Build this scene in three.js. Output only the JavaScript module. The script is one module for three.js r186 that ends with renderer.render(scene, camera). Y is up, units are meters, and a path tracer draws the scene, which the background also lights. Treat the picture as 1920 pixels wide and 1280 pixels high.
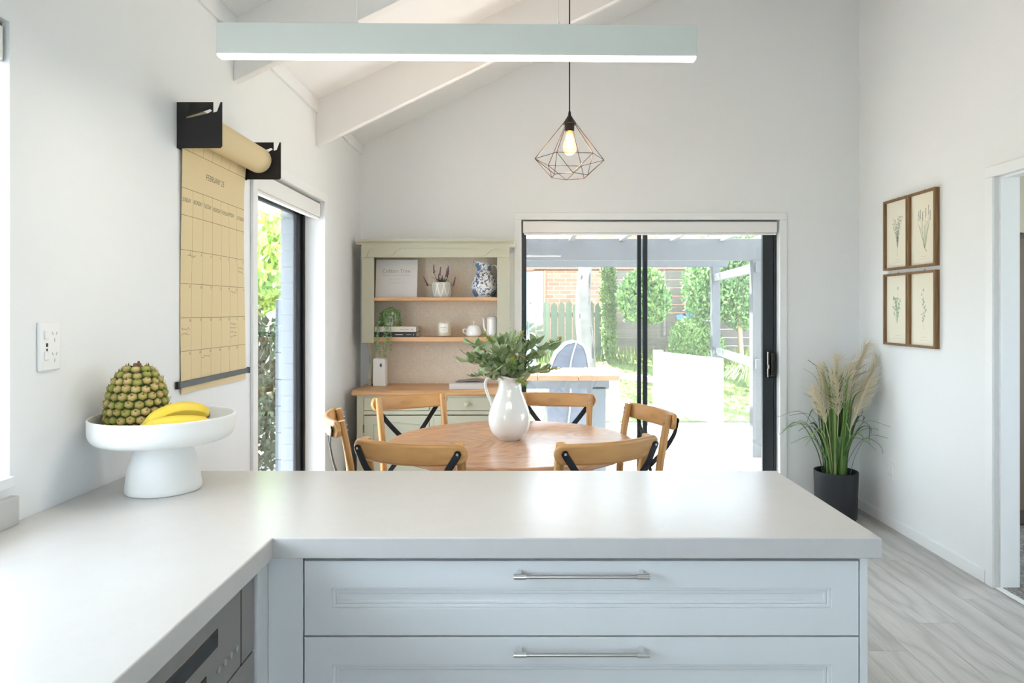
import * as THREE from 'three';
import { RoundedBoxGeometry } from 'three/addons/geometries/RoundedBoxGeometry.js';
import { mergeGeometries, toCreasedNormals } from 'three/addons/utils/BufferGeometryUtils.js';
import { RectAreaLightUniformsLib } from 'three/addons/lights/RectAreaLightUniformsLib.js';

// ---------------------------------------------------------------- camera, sky, sun, exposure
const EYE = 1.40, FOC = 1280, PU = 983, PV = 580;
const scene = new THREE.Scene();
const camera = new THREE.PerspectiveCamera(2 * Math.atan(640 / FOC) * 180 / Math.PI, 1.5, 0.05, 200);
camera.position.set(0, EYE, 0);
camera.lookAt(0, EYE, -1);
camera.setViewOffset(1920, 1280, 960 - PU, 640 - PV, 1920, 1280);
const renderer = new THREE.WebGLRenderer({ antialias: true });
renderer.toneMapping = THREE.LinearToneMapping;
renderer.toneMappingExposure = 10.8;
renderer.shadowMap.enabled = true;
RectAreaLightUniformsLib.init();

const sunDir = new THREE.Vector3(-0.40, 0.90, -0.17).normalize();
// bright hazy sky
scene.background = new THREE.Color().setRGB(0.67, 0.80, 0.94);
const sun = new THREE.DirectionalLight(0xfffbf5, 5.2);
sun.name = 'sun';
sun.position.copy(sunDir).multiplyScalar(30);
sun.castShadow = true;
sun.shadow.camera.left = -16; sun.shadow.camera.right = 16; sun.shadow.camera.top = 16; sun.shadow.camera.bottom = -16; sun.shadow.camera.far = 80;
sun.shadow.mapSize.set(2048, 2048);
scene.add(sun); scene.add(sun.target);

// ---------------------------------------------------------------- helpers
let seed = 12345;
const rnd = () => { seed = (seed + 0x6d2b79f5) | 0; let t = Math.imul(seed ^ (seed >>> 15), 1 | seed); t = (t + Math.imul(t ^ (t >>> 7), 61 | t)) ^ t; return ((t ^ (t >>> 14)) >>> 0) / 4294967296; };
const rr = (a, b) => a + (b - a) * rnd();
const V = (x, y, z) => new THREE.Vector3(x, y, z);
const at = (u, v, d) => V((u - PU) * d / FOC, EYE - (v - PV) * d / FOC, -d);   // a pixel and the distance its surface has
const taken = {};
const numbered = (n) => { taken[n] = (taken[n] ?? -1) + 1; return taken[n] ? n + '_' + String(taken[n]).padStart(3, '0') : n; };
function shadows(o) { o.castShadow = true; o.receiveShadow = true; return o; }
function mesh(name, geo, mat, parent) { const m = shadows(new THREE.Mesh(Array.isArray(geo) ? merge(geo) : geo, mat)); m.name = parent ? name : numbered(name); (parent ?? scene).add(m); return m; }
function group(name, parent) { const g = new THREE.Group(); g.name = parent ? name : numbered(name); (parent ?? scene).add(g); return g; }
function tag(o, label, category, grp) { o.userData.label = label; o.userData.category = category; if (grp) o.userData.group = grp; return o; }
function thing(name, label, category, pos, turn = 0, grp) { const g = group(name); if (pos) g.position.set(...pos); g.rotation.y = turn; return tag(g, label, category, grp); }
function struct(name, geo, mat) { const m = mesh(name, geo, mat); m.userData.kind = 'structure'; return m; }
const each = (name, list, mat, parent) => list.map((g) => mesh(name, g, mat, parent));
function merge(list) {
  list = list.map((g) => { g = g.index ? g.toNonIndexed() : g; for (const k of Object.keys(g.attributes)) if (!['position', 'normal', 'uv', 'color'].includes(k)) g.deleteAttribute(k); if (!g.attributes.uv) g.setAttribute('uv', new THREE.BufferAttribute(new Float32Array(g.attributes.position.count * 2), 2)); return g; });
  const anyColor = list.some((g) => g.attributes.color);
  if (anyColor) for (const g of list) if (!g.attributes.color) g.setAttribute('color', new THREE.BufferAttribute(new Float32Array(g.attributes.position.count * 3).fill(1), 3));
  return mergeGeometries(list);
}
const box = (w, h, d, x = 0, y = 0, z = 0) => new THREE.BoxGeometry(w, h, d).translate(x, y, z);
const rbox = (w, h, d, x = 0, y = 0, z = 0, r = 0.004, s = 2) => new RoundedBoxGeometry(w, h, d, s, Math.min(r, w / 2.01, h / 2.01, d / 2.01)).translate(x, y, z);
// box from two corners
const bx = (x0, x1, y0, y1, z0, z1, r) => (r ? rbox : box)(Math.abs(x1 - x0), Math.abs(y1 - y0), Math.abs(z1 - z0), (x0 + x1) / 2, (y0 + y1) / 2, (z0 + z1) / 2, r);
const cyl = (r0, r1, h, x = 0, y = 0, z = 0, n = 24) => new THREE.CylinderGeometry(r1, r0, h, n).translate(x, y, z);   // r0 below, r1 above
const lathe = (pts, n = 48) => new THREE.LatheGeometry(pts.map((p) => new THREE.Vector2(p[0], p[1])), n);
function smoothPts(pts, n) { return new THREE.CatmullRomCurve3(pts.map((p) => p.isVector3 ? p : V(...p)), false, 'centripetal').getPoints(n); }
const latheSmooth = (pts, n = 48, k = 40) => lathe(smoothPts(pts.map((p) => [p[0], p[1], 0]), k).map((p) => [Math.max(p.x, 0), p.y]), n);
function tube(pts, r, n = 24, rad = 8, closed = false) { return new THREE.TubeGeometry(new THREE.CatmullRomCurve3(pts.map((p) => p.isVector3 ? p : V(...p)), closed, 'centripetal'), n, r, rad, closed); }
function rod(a, b, r, n = 8) { a = a.isVector3 ? a : V(...a); b = b.isVector3 ? b : V(...b); const d = b.clone().sub(a), g = new THREE.CylinderGeometry(r, r, d.length(), n); g.applyQuaternion(new THREE.Quaternion().setFromUnitVectors(V(0, 1, 0), d.normalize())); return g.translate((a.x + b.x) / 2, (a.y + b.y) / 2, (a.z + b.z) / 2); }
// sweep a closed outline [[a, b], ...] along points; a lies along 'side', b along the other axis; scale(t) gives [sa, sb]
function sweep(pts, outline, hint, scale = () => [1, 1], caps = true) {
  const n = pts.length, m = outline.length, pos = [], uv = [], idx = [];
  let len = 0;
  for (let i = 0; i < n; i++) {
    const t = pts[Math.min(i + 1, n - 1)].clone().sub(pts[Math.max(i - 1, 0)]).normalize();
    const side = new THREE.Vector3().crossVectors(t, hint).normalize(), up = new THREE.Vector3().crossVectors(side, t);
    const [sa, sb] = scale(i / (n - 1));
    if (i) len += pts[i].distanceTo(pts[i - 1]);
    for (let j = 0; j <= m; j++) { const [a, b] = outline[j % m]; const p = pts[i].clone().addScaledVector(side, a * sa).addScaledVector(up, b * sb); pos.push(p.x, p.y, p.z); uv.push(len, j / m * 0.15); }
  }
  const w = m + 1;
  for (let i = 0; i < n - 1; i++) for (let j = 0; j < m; j++) { const a = i * w + j, b = a + 1, c = a + w, d = c + 1; idx.push(a, b, c, b, d, c); }
  if (caps) for (const [i, flip] of [[0, 1], [n - 1, 0]]) {
    const base = pos.length / 3;
    for (let j = 0; j < m; j++) { const k = (i * w + j) * 3; pos.push(pos[k], pos[k + 1], pos[k + 2]); uv.push(0, 0); }
    for (let j = 1; j < m - 1; j++) flip ? idx.push(base, base + j + 1, base + j) : idx.push(base, base + j, base + j + 1);
  }
  const g = new THREE.BufferGeometry();
  g.setAttribute('position', new THREE.Float32BufferAttribute(pos, 3)); g.setAttribute('uv', new THREE.Float32BufferAttribute(uv, 2)); g.setIndex(idx);
  g.computeVertexNormals();
  // the wound order depends on the hint: turn it inside out when it faces inwards
  const c = new THREE.Vector3(), nn = g.attributes.normal; let out = 0;
  for (let i = 0; i < n; i++) for (let j = 0; j < m; j += 3) { const k = i * w + j; c.fromBufferAttribute(g.attributes.position, k).sub(pts[i]); out += c.x * nn.getX(k) + c.y * nn.getY(k) + c.z * nn.getZ(k); }
  if (out < 0) { for (let i = 0; i < idx.length; i += 3) [idx[i], idx[i + 1]] = [idx[i + 1], idx[i]]; g.setIndex(idx); g.computeVertexNormals(); }
  return g;
}
const circle = (r, n = 10, sy = 1) => Array.from({ length: n }, (_, i) => [r * Math.cos(i / n * 2 * Math.PI), r * sy * Math.sin(i / n * 2 * Math.PI)]);
function rrect(w, h, r, k = 3) { const o = []; for (const [cx, cy, a0] of [[w / 2 - r, h / 2 - r, 0], [-w / 2 + r, h / 2 - r, 90], [-w / 2 + r, -h / 2 + r, 180], [w / 2 - r, -h / 2 + r, 270]]) for (let i = 0; i <= k; i++) { const a = (a0 + 90 * i / k) * Math.PI / 180; o.push([cx + r * Math.cos(a), cy + r * Math.sin(a)]); } return o; }
function extrude(pts, depth, bevel = 0, holes = [], bevelSeg = 2) {
  const s = new THREE.Shape(pts.map((p) => new THREE.Vector2(...p)));
  for (const h of holes) s.holes.push(new THREE.Path(h.map((p) => new THREE.Vector2(...p))));
  return new THREE.ExtrudeGeometry(s, { depth: depth - 2 * bevel, bevelEnabled: bevel > 0, bevelSize: bevel, bevelThickness: bevel, bevelOffset: -bevel, bevelSegments: bevelSeg, steps: 1 }).translate(0, 0, bevel);
}
const rect = (x0, x1, y0, y1) => [[x0, y0], [x1, y0], [x1, y1], [x0, y1]];
// uv in metres, by the way a face points; 'grain' is the axis that becomes u
function muv(g, grain = 'x') {
  g = g.index ? g.toNonIndexed() : g;
  const p = g.attributes.position, uv = new Float32Array(p.count * 2), a = V(0, 0, 0), b = V(0, 0, 0), c = V(0, 0, 0);
  for (let i = 0; i < p.count; i += 3) {
    a.fromBufferAttribute(p, i); b.fromBufferAttribute(p, i + 1); c.fromBufferAttribute(p, i + 2);
    const n = b.clone().sub(a).cross(c.clone().sub(a)), ax = Math.abs(n.x), ay = Math.abs(n.y), az = Math.abs(n.z);
    let e = ax >= ay && ax >= az ? ['z', 'y'] : ay >= az ? ['x', 'z'] : ['x', 'y'];
    if (e[1] === grain) e = [e[1], e[0]];
    for (let k = 0; k < 3; k++) { const q = [a, b, c][k]; uv[(i + k) * 2] = q[e[0]]; uv[(i + k) * 2 + 1] = q[e[1]]; }
  }
  g.setAttribute('uv', new THREE.BufferAttribute(uv, 2));
  return g;
}
function vcol(g, fn) { const p = g.attributes.position, c = new Float32Array(p.count * 3), v = V(0, 0, 0); for (let i = 0; i < p.count; i++) { v.fromBufferAttribute(p, i); const k = fn(v, i); c.set(k, i * 3); } g.setAttribute('color', new THREE.BufferAttribute(c, 3)); return g; }

// ---------------------------------------------------------------- textures and materials
const hash = (x, y) => { let h = Math.imul(x | 0, 374761393) + Math.imul(y | 0, 668265263); h = Math.imul(h ^ (h >>> 13), 1274126177); return ((h ^ (h >>> 16)) >>> 0) / 4294967296; };
function vn(x, y) { const ix = Math.floor(x), iy = Math.floor(y), fx = x - ix, fy = y - iy, s = fx * fx * (3 - 2 * fx), t = fy * fy * (3 - 2 * fy); const a = hash(ix, iy), b = hash(ix + 1, iy), c = hash(ix, iy + 1), d = hash(ix + 1, iy + 1); return a + (b - a) * s + (c - a) * t + (a - b - c + d) * s * t; }
function fbm(x, y, o = 4) { let s = 0, a = 0.5, n = 0; for (let i = 0; i < o; i++) { s += a * vn(x, y); n += a; a *= 0.5; x = x * 2 + 17.3; y = y * 2 + 9.1; } return s / n; }
const srgb = (c) => c.map((x) => { x /= 255; return x <= 0.04045 ? x / 12.92 : Math.pow((x + 0.055) / 1.055, 2.4); });
const mix = (a, b, t) => a.map((x, i) => x + (b[i] - x) * t);
const clamp = (x, a = 0, b = 1) => Math.min(b, Math.max(a, x));
function pixmap(w, h, fn, { color = true, mirror = true } = {}) {
  const d = new Uint8Array(w * h * 4);
  for (let y = 0; y < h; y++) for (let x = 0; x < w; x++) { const c = fn(x / w, y / h); const o = (y * w + x) * 4; d[o] = c[0]; d[o + 1] = c[1]; d[o + 2] = c[2]; d[o + 3] = 255; }
  const t = new THREE.DataTexture(d, w, h); t.magFilter = THREE.LinearFilter; t.minFilter = THREE.LinearMipmapLinearFilter; t.generateMipmaps = true;
  t.wrapS = t.wrapT = mirror ? THREE.MirroredRepeatWrapping : THREE.RepeatWrapping; if (color) t.colorSpace = THREE.SRGBColorSpace; t.needsUpdate = true; return t;
}
// wood: u runs along the grain; size = metres that the texture covers [along, across]
function wood(light, dark, { size = [1, 0.5], rings = 9, warp = 1.0, fibre = 0.35, seed: s0 = 0, w = 512, h = 512 } = {}) {
  const t = pixmap(w, h, (u, v) => {
    const X = u * size[0], Y = v * size[1];
    const wv = (fbm(X * 1.6 + s0, Y * 5 + s0, 3) - 0.5) * warp;
    const r = (Y * rings * 2 + wv * 3.2) % 1, k = r < 0 ? r + 1 : r;
    const ring = Math.pow(Math.abs(k * 2 - 1), 2.2);
    const fib = fbm(X * 9 + s0, Y * 260, 3), pore = Math.pow(vn(X * 22 + s0, Y * 620), 5);
    const tone = clamp(0.15 + 0.5 * ring + fibre * (fib - 0.5) + 0.25 * (fbm(X * 0.9 + 3 + s0, Y * 3, 2) - 0.5) + 0.3 * pore);
    return mix(light, dark, tone);
  });
  t.repeat.set(1 / size[0], 1 / size[1]);
  return t;
}
const std = (o) => new THREE.MeshStandardMaterial(o);
const phy = (o) => new THREE.MeshPhysicalMaterial(o);
const col = (r, g, b) => new THREE.Color().setRGB(...srgb([r, g, b]));
const M = {};
const plaster = pixmap(256, 256, (u, v) => { const k = 128 + (fbm(u * 60, v * 60, 3) - 0.5) * 120; return [k, k, k]; }, { color: false });
plaster.repeat.set(2, 2);
M.wall = std({ color: col(240, 242, 242), roughness: 0.75, bumpMap: plaster, bumpScale: 0.0004 });
M.ceiling = std({ color: col(245, 245, 243), roughness: 0.85 });
M.trim = std({ color: col(242, 244, 244), roughness: 0.4 });
M.beam = std({ color: col(243, 241, 238), roughness: 0.55 });
M.cabinet = std({ color: col(224, 226, 225), roughness: 0.38 });
M.stone = phy({ color: 0xffffff, roughness: 0.24, map: pixmap(512, 512, (u, v) => { const s = vn(u * 400, v * 400), f = fbm(u * 26, v * 26, 3); const k = 203 + (f - 0.5) * 2 + (s > 0.93 ? -4 : 0); return [k, k - 2, k - 6]; }) });
M.stone.map.repeat.set(1, 1);
M.steel = std({ color: col(196, 196, 194), metalness: 1, roughness: 0.28 });
M.chrome = std({ color: col(225, 225, 225), metalness: 1, roughness: 0.12 });
M.dishSteel = std({ color: col(150, 146, 140), metalness: 0.45, roughness: 0.36 });
M.blackGloss = std({ color: col(16, 17, 19), roughness: 0.15 });
M.blackMatt = std({ color: col(20, 20, 22), roughness: 0.55 });
M.blackMetal = std({ color: col(34, 35, 38), roughness: 0.42, metalness: 0.5 });
M.charcoal = std({ color: col(46, 52, 56), roughness: 0.4, metalness: 0.3 });
M.ceramic = phy({ color: col(240, 240, 236), roughness: 0.12, clearcoat: 0.6, clearcoatRoughness: 0.05 });
M.bowl = std({ color: col(236, 236, 232), roughness: 0.6 });
M.plastic = std({ color: col(240, 240, 238), roughness: 0.35 });
M.glass = phy({ color: 0xffffff, roughness: 0.0, transmission: 1, thickness: 0, ior: 1.5 });
// patio glass with a film of dust and run marks
M.dustyGlass = phy({ color: 0xffffff, roughness: 0.0, transmission: 1, thickness: 0, ior: 1.5, transmissionMap: pixmap(512, 512, (u, v) => { const k = 252 - 16 * fbm(u * 40, v * 2.2, 3) - 14 * fbm(u * 5, v * 5, 3) - (vn(u * 260, v * 260) > 0.985 ? 50 : 0); return [k, k, k]; }, { color: false }) });
M.oak = std({ color: 0xffffff, roughness: 0.45, map: wood([210, 163, 104], [156, 108, 58], { size: [0.6, 0.3], rings: 11 }) });
M.table = phy({ color: 0xffffff, roughness: 0.26, map: wood([214, 168, 132], [166, 118, 86], { size: [1.4, 0.7], rings: 5, warp: 4.5, seed: 5, w: 1024, h: 512 }), clearcoat: 0.15, clearcoatRoughness: 0.3 });
M.honey = std({ color: 0xffffff, roughness: 0.4, map: wood([226, 182, 134], [192, 142, 94], { size: [1.0, 0.5], rings: 7, seed: 9 }) });
M.sage = std({ color: col(190, 189, 167), roughness: 0.5 });
M.strap = std({ color: col(36, 38, 42), roughness: 0.35, metalness: 0.6 });
// ---------------------------------------------------------------- the room
const XL = -1.155, XR = 2.365, DB = 4.82, DR = -2.6, SL = 0.487, CY = 2.555;   // left and right wall, back and rear wall (distance from the camera), roof pitch, ceiling height at the left wall
const ceilAt = (x) => CY + SL * (x - XL);
const DOOR = { x0: -0.02, x1: 1.80, h: 2.033 };            // back sliding door
const LDOOR = { d0: 2.928, d1: 3.911, h: 2.018 };          // left glass door
const KWIN = { d0: -0.35, d1: 1.532, y0: 1.023, y1: 2.045 }; // kitchen window
const SWIN = { d0: -2.35, d1: -1.5, y0: 0.9, y1: 2.15 };   // window in the right wall beside the camera
const PASS = { d0: 2.45, d1: 3.43, h: 2.066 };             // doorway in the right wall
{
  // floor of separate boards running away from the camera
  const floor = group('floor'); floor.userData.kind = 'structure';
  mesh('subfloor', bx(XL - 0.15, XR + 0.125, -0.15, -0.0125, -DB - 0.15, -DR), std({ color: col(60, 56, 52), roughness: 0.9 }), floor);
  const base = wood([194, 191, 186], [152, 149, 144], { size: [1.3, 0.4], rings: 5, warp: 0.8, fibre: 0.6, seed: 21, w: 1024, h: 512 });
  const mats = [0, 1, 2, 3, 4].map((k) => { const t = base.clone(); t.offset.set(k * 0.37, k * 0.23); t.needsUpdate = true; const s = [1, 0.96, 1.03, 0.93, 0.98][k]; return std({ color: new THREE.Color(s, s, s), map: t, roughness: 0.42 }); });
  const W = 0.182, L = 1.22;
  let n = 0;
  for (let i = 0; XL + i * W < XR; i++) {
    const x0 = XL + i * W, x1 = Math.min(x0 + W, XR), off = [0, 0.45, 0.9, 0.2, 0.7][i % 5];
    for (let d = DR - off; d < DB; d += L) {
      const a = Math.max(d, DR), b = Math.min(d + L, DB);
      if (b - a < 0.03) continue;
      mesh('floorboard', muv(bx(x0 + 0.0006, x1 - 0.0006, -0.012, 0, -b + 0.0006, -a - 0.0006), 'z'), mats[(n++ * 3 + i) % 5], floor);
    }
  }
}
struct('wall_back', extrude([[XL - 0.15, 0], [DOOR.x0, 0], [DOOR.x0, DOOR.h], [DOOR.x1, DOOR.h], [DOOR.x1, 0], [XR + 0.125, 0], [XR + 0.125, ceilAt(XR + 0.125) + 0.05], [XL - 0.15, ceilAt(XL - 0.15) + 0.05]], 0.15).translate(0, 0, -DB - 0.15), M.wall);
struct('wall_left', extrude([[DR, 0], [LDOOR.d0, 0], [LDOOR.d0, LDOOR.h], [LDOOR.d1, LDOOR.h], [LDOOR.d1, 0], [DB, 0], [DB, CY + 0.02], [DR, CY + 0.02]], 0.15, 0, [rect(KWIN.d0, KWIN.d1, KWIN.y0, KWIN.y1)]).rotateY(Math.PI / 2).translate(XL - 0.15, 0, 0), M.wall);
struct('wall_right', extrude([[DR, 0], [PASS.d0, 0], [PASS.d0, PASS.h], [PASS.d1, PASS.h], [PASS.d1, 0], [DB, 0], [DB, ceilAt(XR) + 0.05], [DR, ceilAt(XR) + 0.05]], 0.125, 0, [rect(SWIN.d0, SWIN.d1, SWIN.y0, SWIN.y1)]).rotateY(Math.PI / 2).translate(XR, 0, 0), M.wall);
// rear wall behind the camera, with a small window
const RWIN = { x0: -0.7, x1: 0.4, y0: 0.95, y1: 2.15 };
struct('wall_rear', extrude([[XL - 0.15, 0], [XR + 0.125, 0], [XR + 0.125, ceilAt(XR + 0.125) + 0.05], [XL - 0.15, ceilAt(XL - 0.15) + 0.05]], 0.15, 0, [rect(RWIN.x0, RWIN.x1, RWIN.y0, RWIN.y1)]).translate(0, 0, -DR), M.wall);
{
  const w = group('window_2'); w.userData.kind = 'structure';
  mesh('frame', [bx(RWIN.x0, RWIN.x1, RWIN.y0, RWIN.y0 + 0.05, -DR + 0.05, -DR + 0.1), bx(RWIN.x0, RWIN.x1, RWIN.y1 - 0.05, RWIN.y1, -DR + 0.05, -DR + 0.1), ...[RWIN.x0 + 0.025, -0.15, RWIN.x1 - 0.025].map((x) => bx(x - 0.025, x + 0.025, RWIN.y0, RWIN.y1, -DR + 0.05, -DR + 0.1))], M.charcoal, w);
  for (const [a, b] of [[RWIN.x0 + 0.05, -0.175], [-0.125, RWIN.x1 - 0.05]]) mesh('pane', bx(a, b, RWIN.y0 + 0.05, RWIN.y1 - 0.05, -DR + 0.074, -DR + 0.076), M.glass, w);
}
{
  const w = group('window_3'); w.userData.kind = 'structure';
  const { d0, d1, y0, y1 } = SWIN, x0 = XR + 0.06, x1 = XR + 0.1;
  mesh('frame', [bx(x0, x1, y0, y0 + 0.04, -d1, -d0), bx(x0, x1, y1 - 0.04, y1, -d1, -d0), ...[d0 + 0.02, (d0 + d1) / 2, d1 - 0.02].map((d) => bx(x0, x1, y0 + 0.04, y1 - 0.04, -d - 0.02, -d + 0.02))], M.charcoal, w);
  for (const [a, b] of [[d0 + 0.04, (d0 + d1) / 2 - 0.02], [(d0 + d1) / 2 + 0.02, d1 - 0.04]]) mesh('pane', bx(x0 + 0.018, x0 + 0.02, y0 + 0.04, y1 - 0.04, -b, -a), M.glass, w);
}
{
  // raked ceiling, running on past the walls as the eave
  const x0 = -1.98, x1 = XR + 0.3, y0 = ceilAt(x0), y1 = ceilAt(x1), T = 0.16;
  struct('ceiling', extrude([[x0, y0], [x1, y1], [x1, y1 + T], [x0, y0 + T]], DB - DR + 0.15 + 0.55 + 0.4).translate(0, 0, -DB - 0.55), M.ceiling);
  // beams under the ceiling, parallel to the back wall
  for (const d of [3.805, 2.733, 1.66, 0.59, -0.48, -1.55]) {
    const a = XL, b = XR, h = 0.25;
    const g = extrude([[a, ceilAt(a) - h], [b, ceilAt(b) - h], [b, ceilAt(b) + 0.01], [a, ceilAt(a) + 0.01]], 0.046, 0.003).translate(0, 0, -d - 0.023);
    struct('ceiling_beam', g, M.beam).userData.label = 'white painted rafter under the raked ceiling';
  }
  // flat cornice strip at the top of the left wall
  struct('trim_1', bx(XL, XL + 0.014, 2.49, CY + 0.004, -DB, -DR, 0.002), M.trim);
}
// baseboards
struct('baseboard_right', [bx(XR - 0.012, XR, 0, 0.068, -DB, -PASS.d1 - 0.062, 0.003), bx(XR - 0.012, XR, 0, 0.068, -PASS.d0 + 0.062, -DR, 0.003)], M.trim);
struct('baseboard_back', [bx(DOOR.x1 + 0.062, XR - 0.012, 0, 0.068, -DB, -DB + 0.012, 0.003), bx(XL, DOOR.x0 - 0.062, 0, 0.068, -DB, -DB + 0.012, 0.003)], M.trim);
struct('baseboard_left', bx(XL, XL + 0.012, 0, 0.068, -LDOOR.d0 + 0.05, -2.1, 0.003), M.trim);
// architraves
const archX = (x0, x1, h, w, z0, z1) => [bx(x0 - w, x0, 0, h, z0, z1, 0.003), bx(x1, x1 + w, 0, h, z0, z1, 0.003), bx(x0 - w, x1 + w, h, h + w, z0, z1, 0.003)];
struct('trim_2', archX(DOOR.x0, DOOR.x1, DOOR.h, 0.05, -DB, -DB + 0.014), M.trim);
const archZ = (d0, d1, h, w, x0, x1) => [bx(x0, x1, 0, h, -d0, -d0 + w, 0.003), bx(x0, x1, 0, h, -d1 - w, -d1, 0.003), bx(x0, x1, h, h + w, -d1 - w, -d0 + w, 0.003)];
struct('trim_3', archZ(LDOOR.d0, LDOOR.d1, LDOOR.h, 0.05, XL, XL + 0.014), M.trim);
struct('trim_4', [...archZ(PASS.d0, PASS.d1, PASS.h, 0.055, XR - 0.014, XR), bx(XR + 0.02, XR + 0.032, 0.001, PASS.h - 0.0005, -PASS.d1 - 0.001, -PASS.d1 + 0.012), bx(XR + 0.0205, XR + 0.0315, PASS.h - 0.012, PASS.h - 0.0005, -PASS.d1 + 0.0125, -PASS.d0)], M.trim);
struct('trim_5', bx(XR - 0.004, XR + 0.03, 0.0, 0.008, -PASS.d1, -PASS.d0, 0.003), std({ color: col(225, 225, 222), roughness: 0.35, metalness: 0.3 }));

// ---------------------------------------------------------------- back sliding door
{
  const d = group('door_1'); d.userData.kind = 'structure';
  const z0 = -DB - 0.135, z1 = -DB - 0.05, zf = (z0 + z1) / 2;
  mesh('frame', [bx(DOOR.x0, DOOR.x0 + 0.022, 0, DOOR.h, z0, z1), bx(DOOR.x1 - 0.02, DOOR.x1, 0, DOOR.h, z0, z1), bx(DOOR.x0, DOOR.x1, DOOR.h - 0.04, DOOR.h, z0, z1), bx(DOOR.x0, DOOR.x1, 0, 0.035, z0, z1)], M.charcoal, d);
  const fixed = group('fixed_panel', d), slide = group('sliding_panel', d);
  const xc = 0.846;
  each('stile', [bx(DOOR.x0 + 0.022, DOOR.x0 + 0.035, 0.035, DOOR.h - 0.04, z0 + 0.01, zf - 0.004), bx(xc - 0.032, xc - 0.003, 0.035, DOOR.h - 0.04, z0 + 0.01, zf - 0.004, 0.003)], M.charcoal, fixed);
  each('rail', [bx(DOOR.x0 + 0.03, xc - 0.02, DOOR.h - 0.09, DOOR.h - 0.04, z0 + 0.01, zf - 0.004), bx(DOOR.x0 + 0.03, xc - 0.02, 0.035, 0.11, z0 + 0.01, zf - 0.004)], M.charcoal, fixed);
  mesh('pane', bx(DOOR.x0 + 0.03, xc - 0.02, 0.1, DOOR.h - 0.08, zf - 0.022, zf - 0.020), M.dustyGlass, fixed);
  each('stile', [bx(xc + 0.003, xc + 0.034, 0.035, DOOR.h - 0.04, zf + 0.004, z1 - 0.004, 0.003), bx(DOOR.x1 - 0.098, DOOR.x1 - 0.02, 0.035, DOOR.h - 0.04, zf + 0.004, z1 - 0.004, 0.004)], M.charcoal, slide);
  each('rail', [bx(xc + 0.02, DOOR.x1 - 0.06, DOOR.h - 0.09, DOOR.h - 0.04, zf + 0.004, z1 - 0.004), bx(xc + 0.02, DOOR.x1 - 0.06, 0.035, 0.11, zf + 0.004, z1 - 0.004)], M.charcoal, slide);
  mesh('pane', bx(xc + 0.02, DOOR.x1 - 0.08, 0.1, DOOR.h - 0.08, zf + 0.019, zf + 0.021), M.dustyGlass, slide);
  const hx = DOOR.x1 - 0.052;
  mesh('handle', [rbox(0.05, 0.19, 0.03, hx, 1.01, z1 + 0.012, 0.008), rbox(0.03, 0.17, 0.03, hx + 0.012, 1.01, z1 + 0.035, 0.012)], M.blackGloss, slide);
  mesh('latch', [rbox(0.008, 0.18, 0.012, hx - 0.022, 1.01, z1 + 0.03, 0.003), rbox(0.012, 0.03, 0.02, hx - 0.02, 0.995, z1 + 0.036, 0.004)], M.chrome, slide);
}
function rollerBlind(label, parentTurn, len, pos) {
  // built along x; the front faces +z
  const b = thing('roller_blind', label, 'blind', pos, parentTurn);
  mesh('cassette', rbox(len, 0.078, 0.07, 0, -0.049, 0, 0.006), M.plastic, b);
  mesh('bottom_rail', rbox(len - 0.006, 0.014, 0.02, 0, -0.096, 0.02, 0.004), M.plastic, b);
  each('bracket', [box(0.004, 0.085, 0.06, -len / 2 - 0.003, -0.045, 0), box(0.004, 0.085, 0.06, len / 2 + 0.003, -0.045, 0)], M.steel, b);
  mesh('head_rail', box(len, 0.004, 0.012, 0, -0.002, -0.02), M.steel, b);
  return b;
}
rollerBlind('rolled-up white roller blind over the patio sliding door', 0, DOOR.x1 - DOOR.x0 - 0.03, [(DOOR.x0 + DOOR.x1) / 2, DOOR.h - 0.003, -DB - 0.035]);
// ---------------------------------------------------------------- left glass door
{
  const d = group('door_2'); d.userData.kind = 'structure';
  const x0 = XL - 0.142, x1 = XL - 0.10, a = LDOOR.d0, b = LDOOR.d1, xm = (x0 + x1) / 2;
  mesh('frame', [bx(x0, x1 - 0.0, 0, LDOOR.h, -b, -b + 0.028), bx(x0, x1, 0, LDOOR.h, -a - 0.028, -a), bx(x0, x1, LDOOR.h - 0.04, LDOOR.h, -b, -a), bx(x0, x1, 0, 0.03, -b, -a)], M.blackMetal, d);
  const p = group('glass_panel', d);
  each('stile', [bx(x0 + 0.006, x1 - 0.012, 0.03, LDOOR.h - 0.04, -b + 0.03, -b + 0.105, 0.004), bx(x0 + 0.006, x1 - 0.012, 0.03, LDOOR.h - 0.04, -a - 0.075, -a - 0.03, 0.004)], M.blackMetal, p);
  each('rail', [bx(x0 + 0.006, x1 - 0.012, LDOOR.h - 0.09, LDOOR.h - 0.04, -b + 0.1, -a - 0.06), bx(x0 + 0.006, x1 - 0.012, 0.03, 0.11, -b + 0.1, -a - 0.06)], M.blackMetal, p);
  mesh('pane', bx(xm - 0.001, xm + 0.001, 0.1, LDOOR.h - 0.08, -b + 0.1, -a - 0.06), M.glass, p);
}
rollerBlind('rolled-up white roller blind over the side glass door', Math.PI / 2, LDOOR.d1 - LDOOR.d0 - 0.02, [XL - 0.045, LDOOR.h - 0.003, -(LDOOR.d0 + LDOOR.d1) / 2]);
rollerBlind('rolled-up white roller blind over the kitchen window', Math.PI / 2, KWIN.d1 - KWIN.d0 - 0.02, [XL - 0.04, KWIN.y1 - 0.003, -(KWIN.d0 + KWIN.d1) / 2]);
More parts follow.
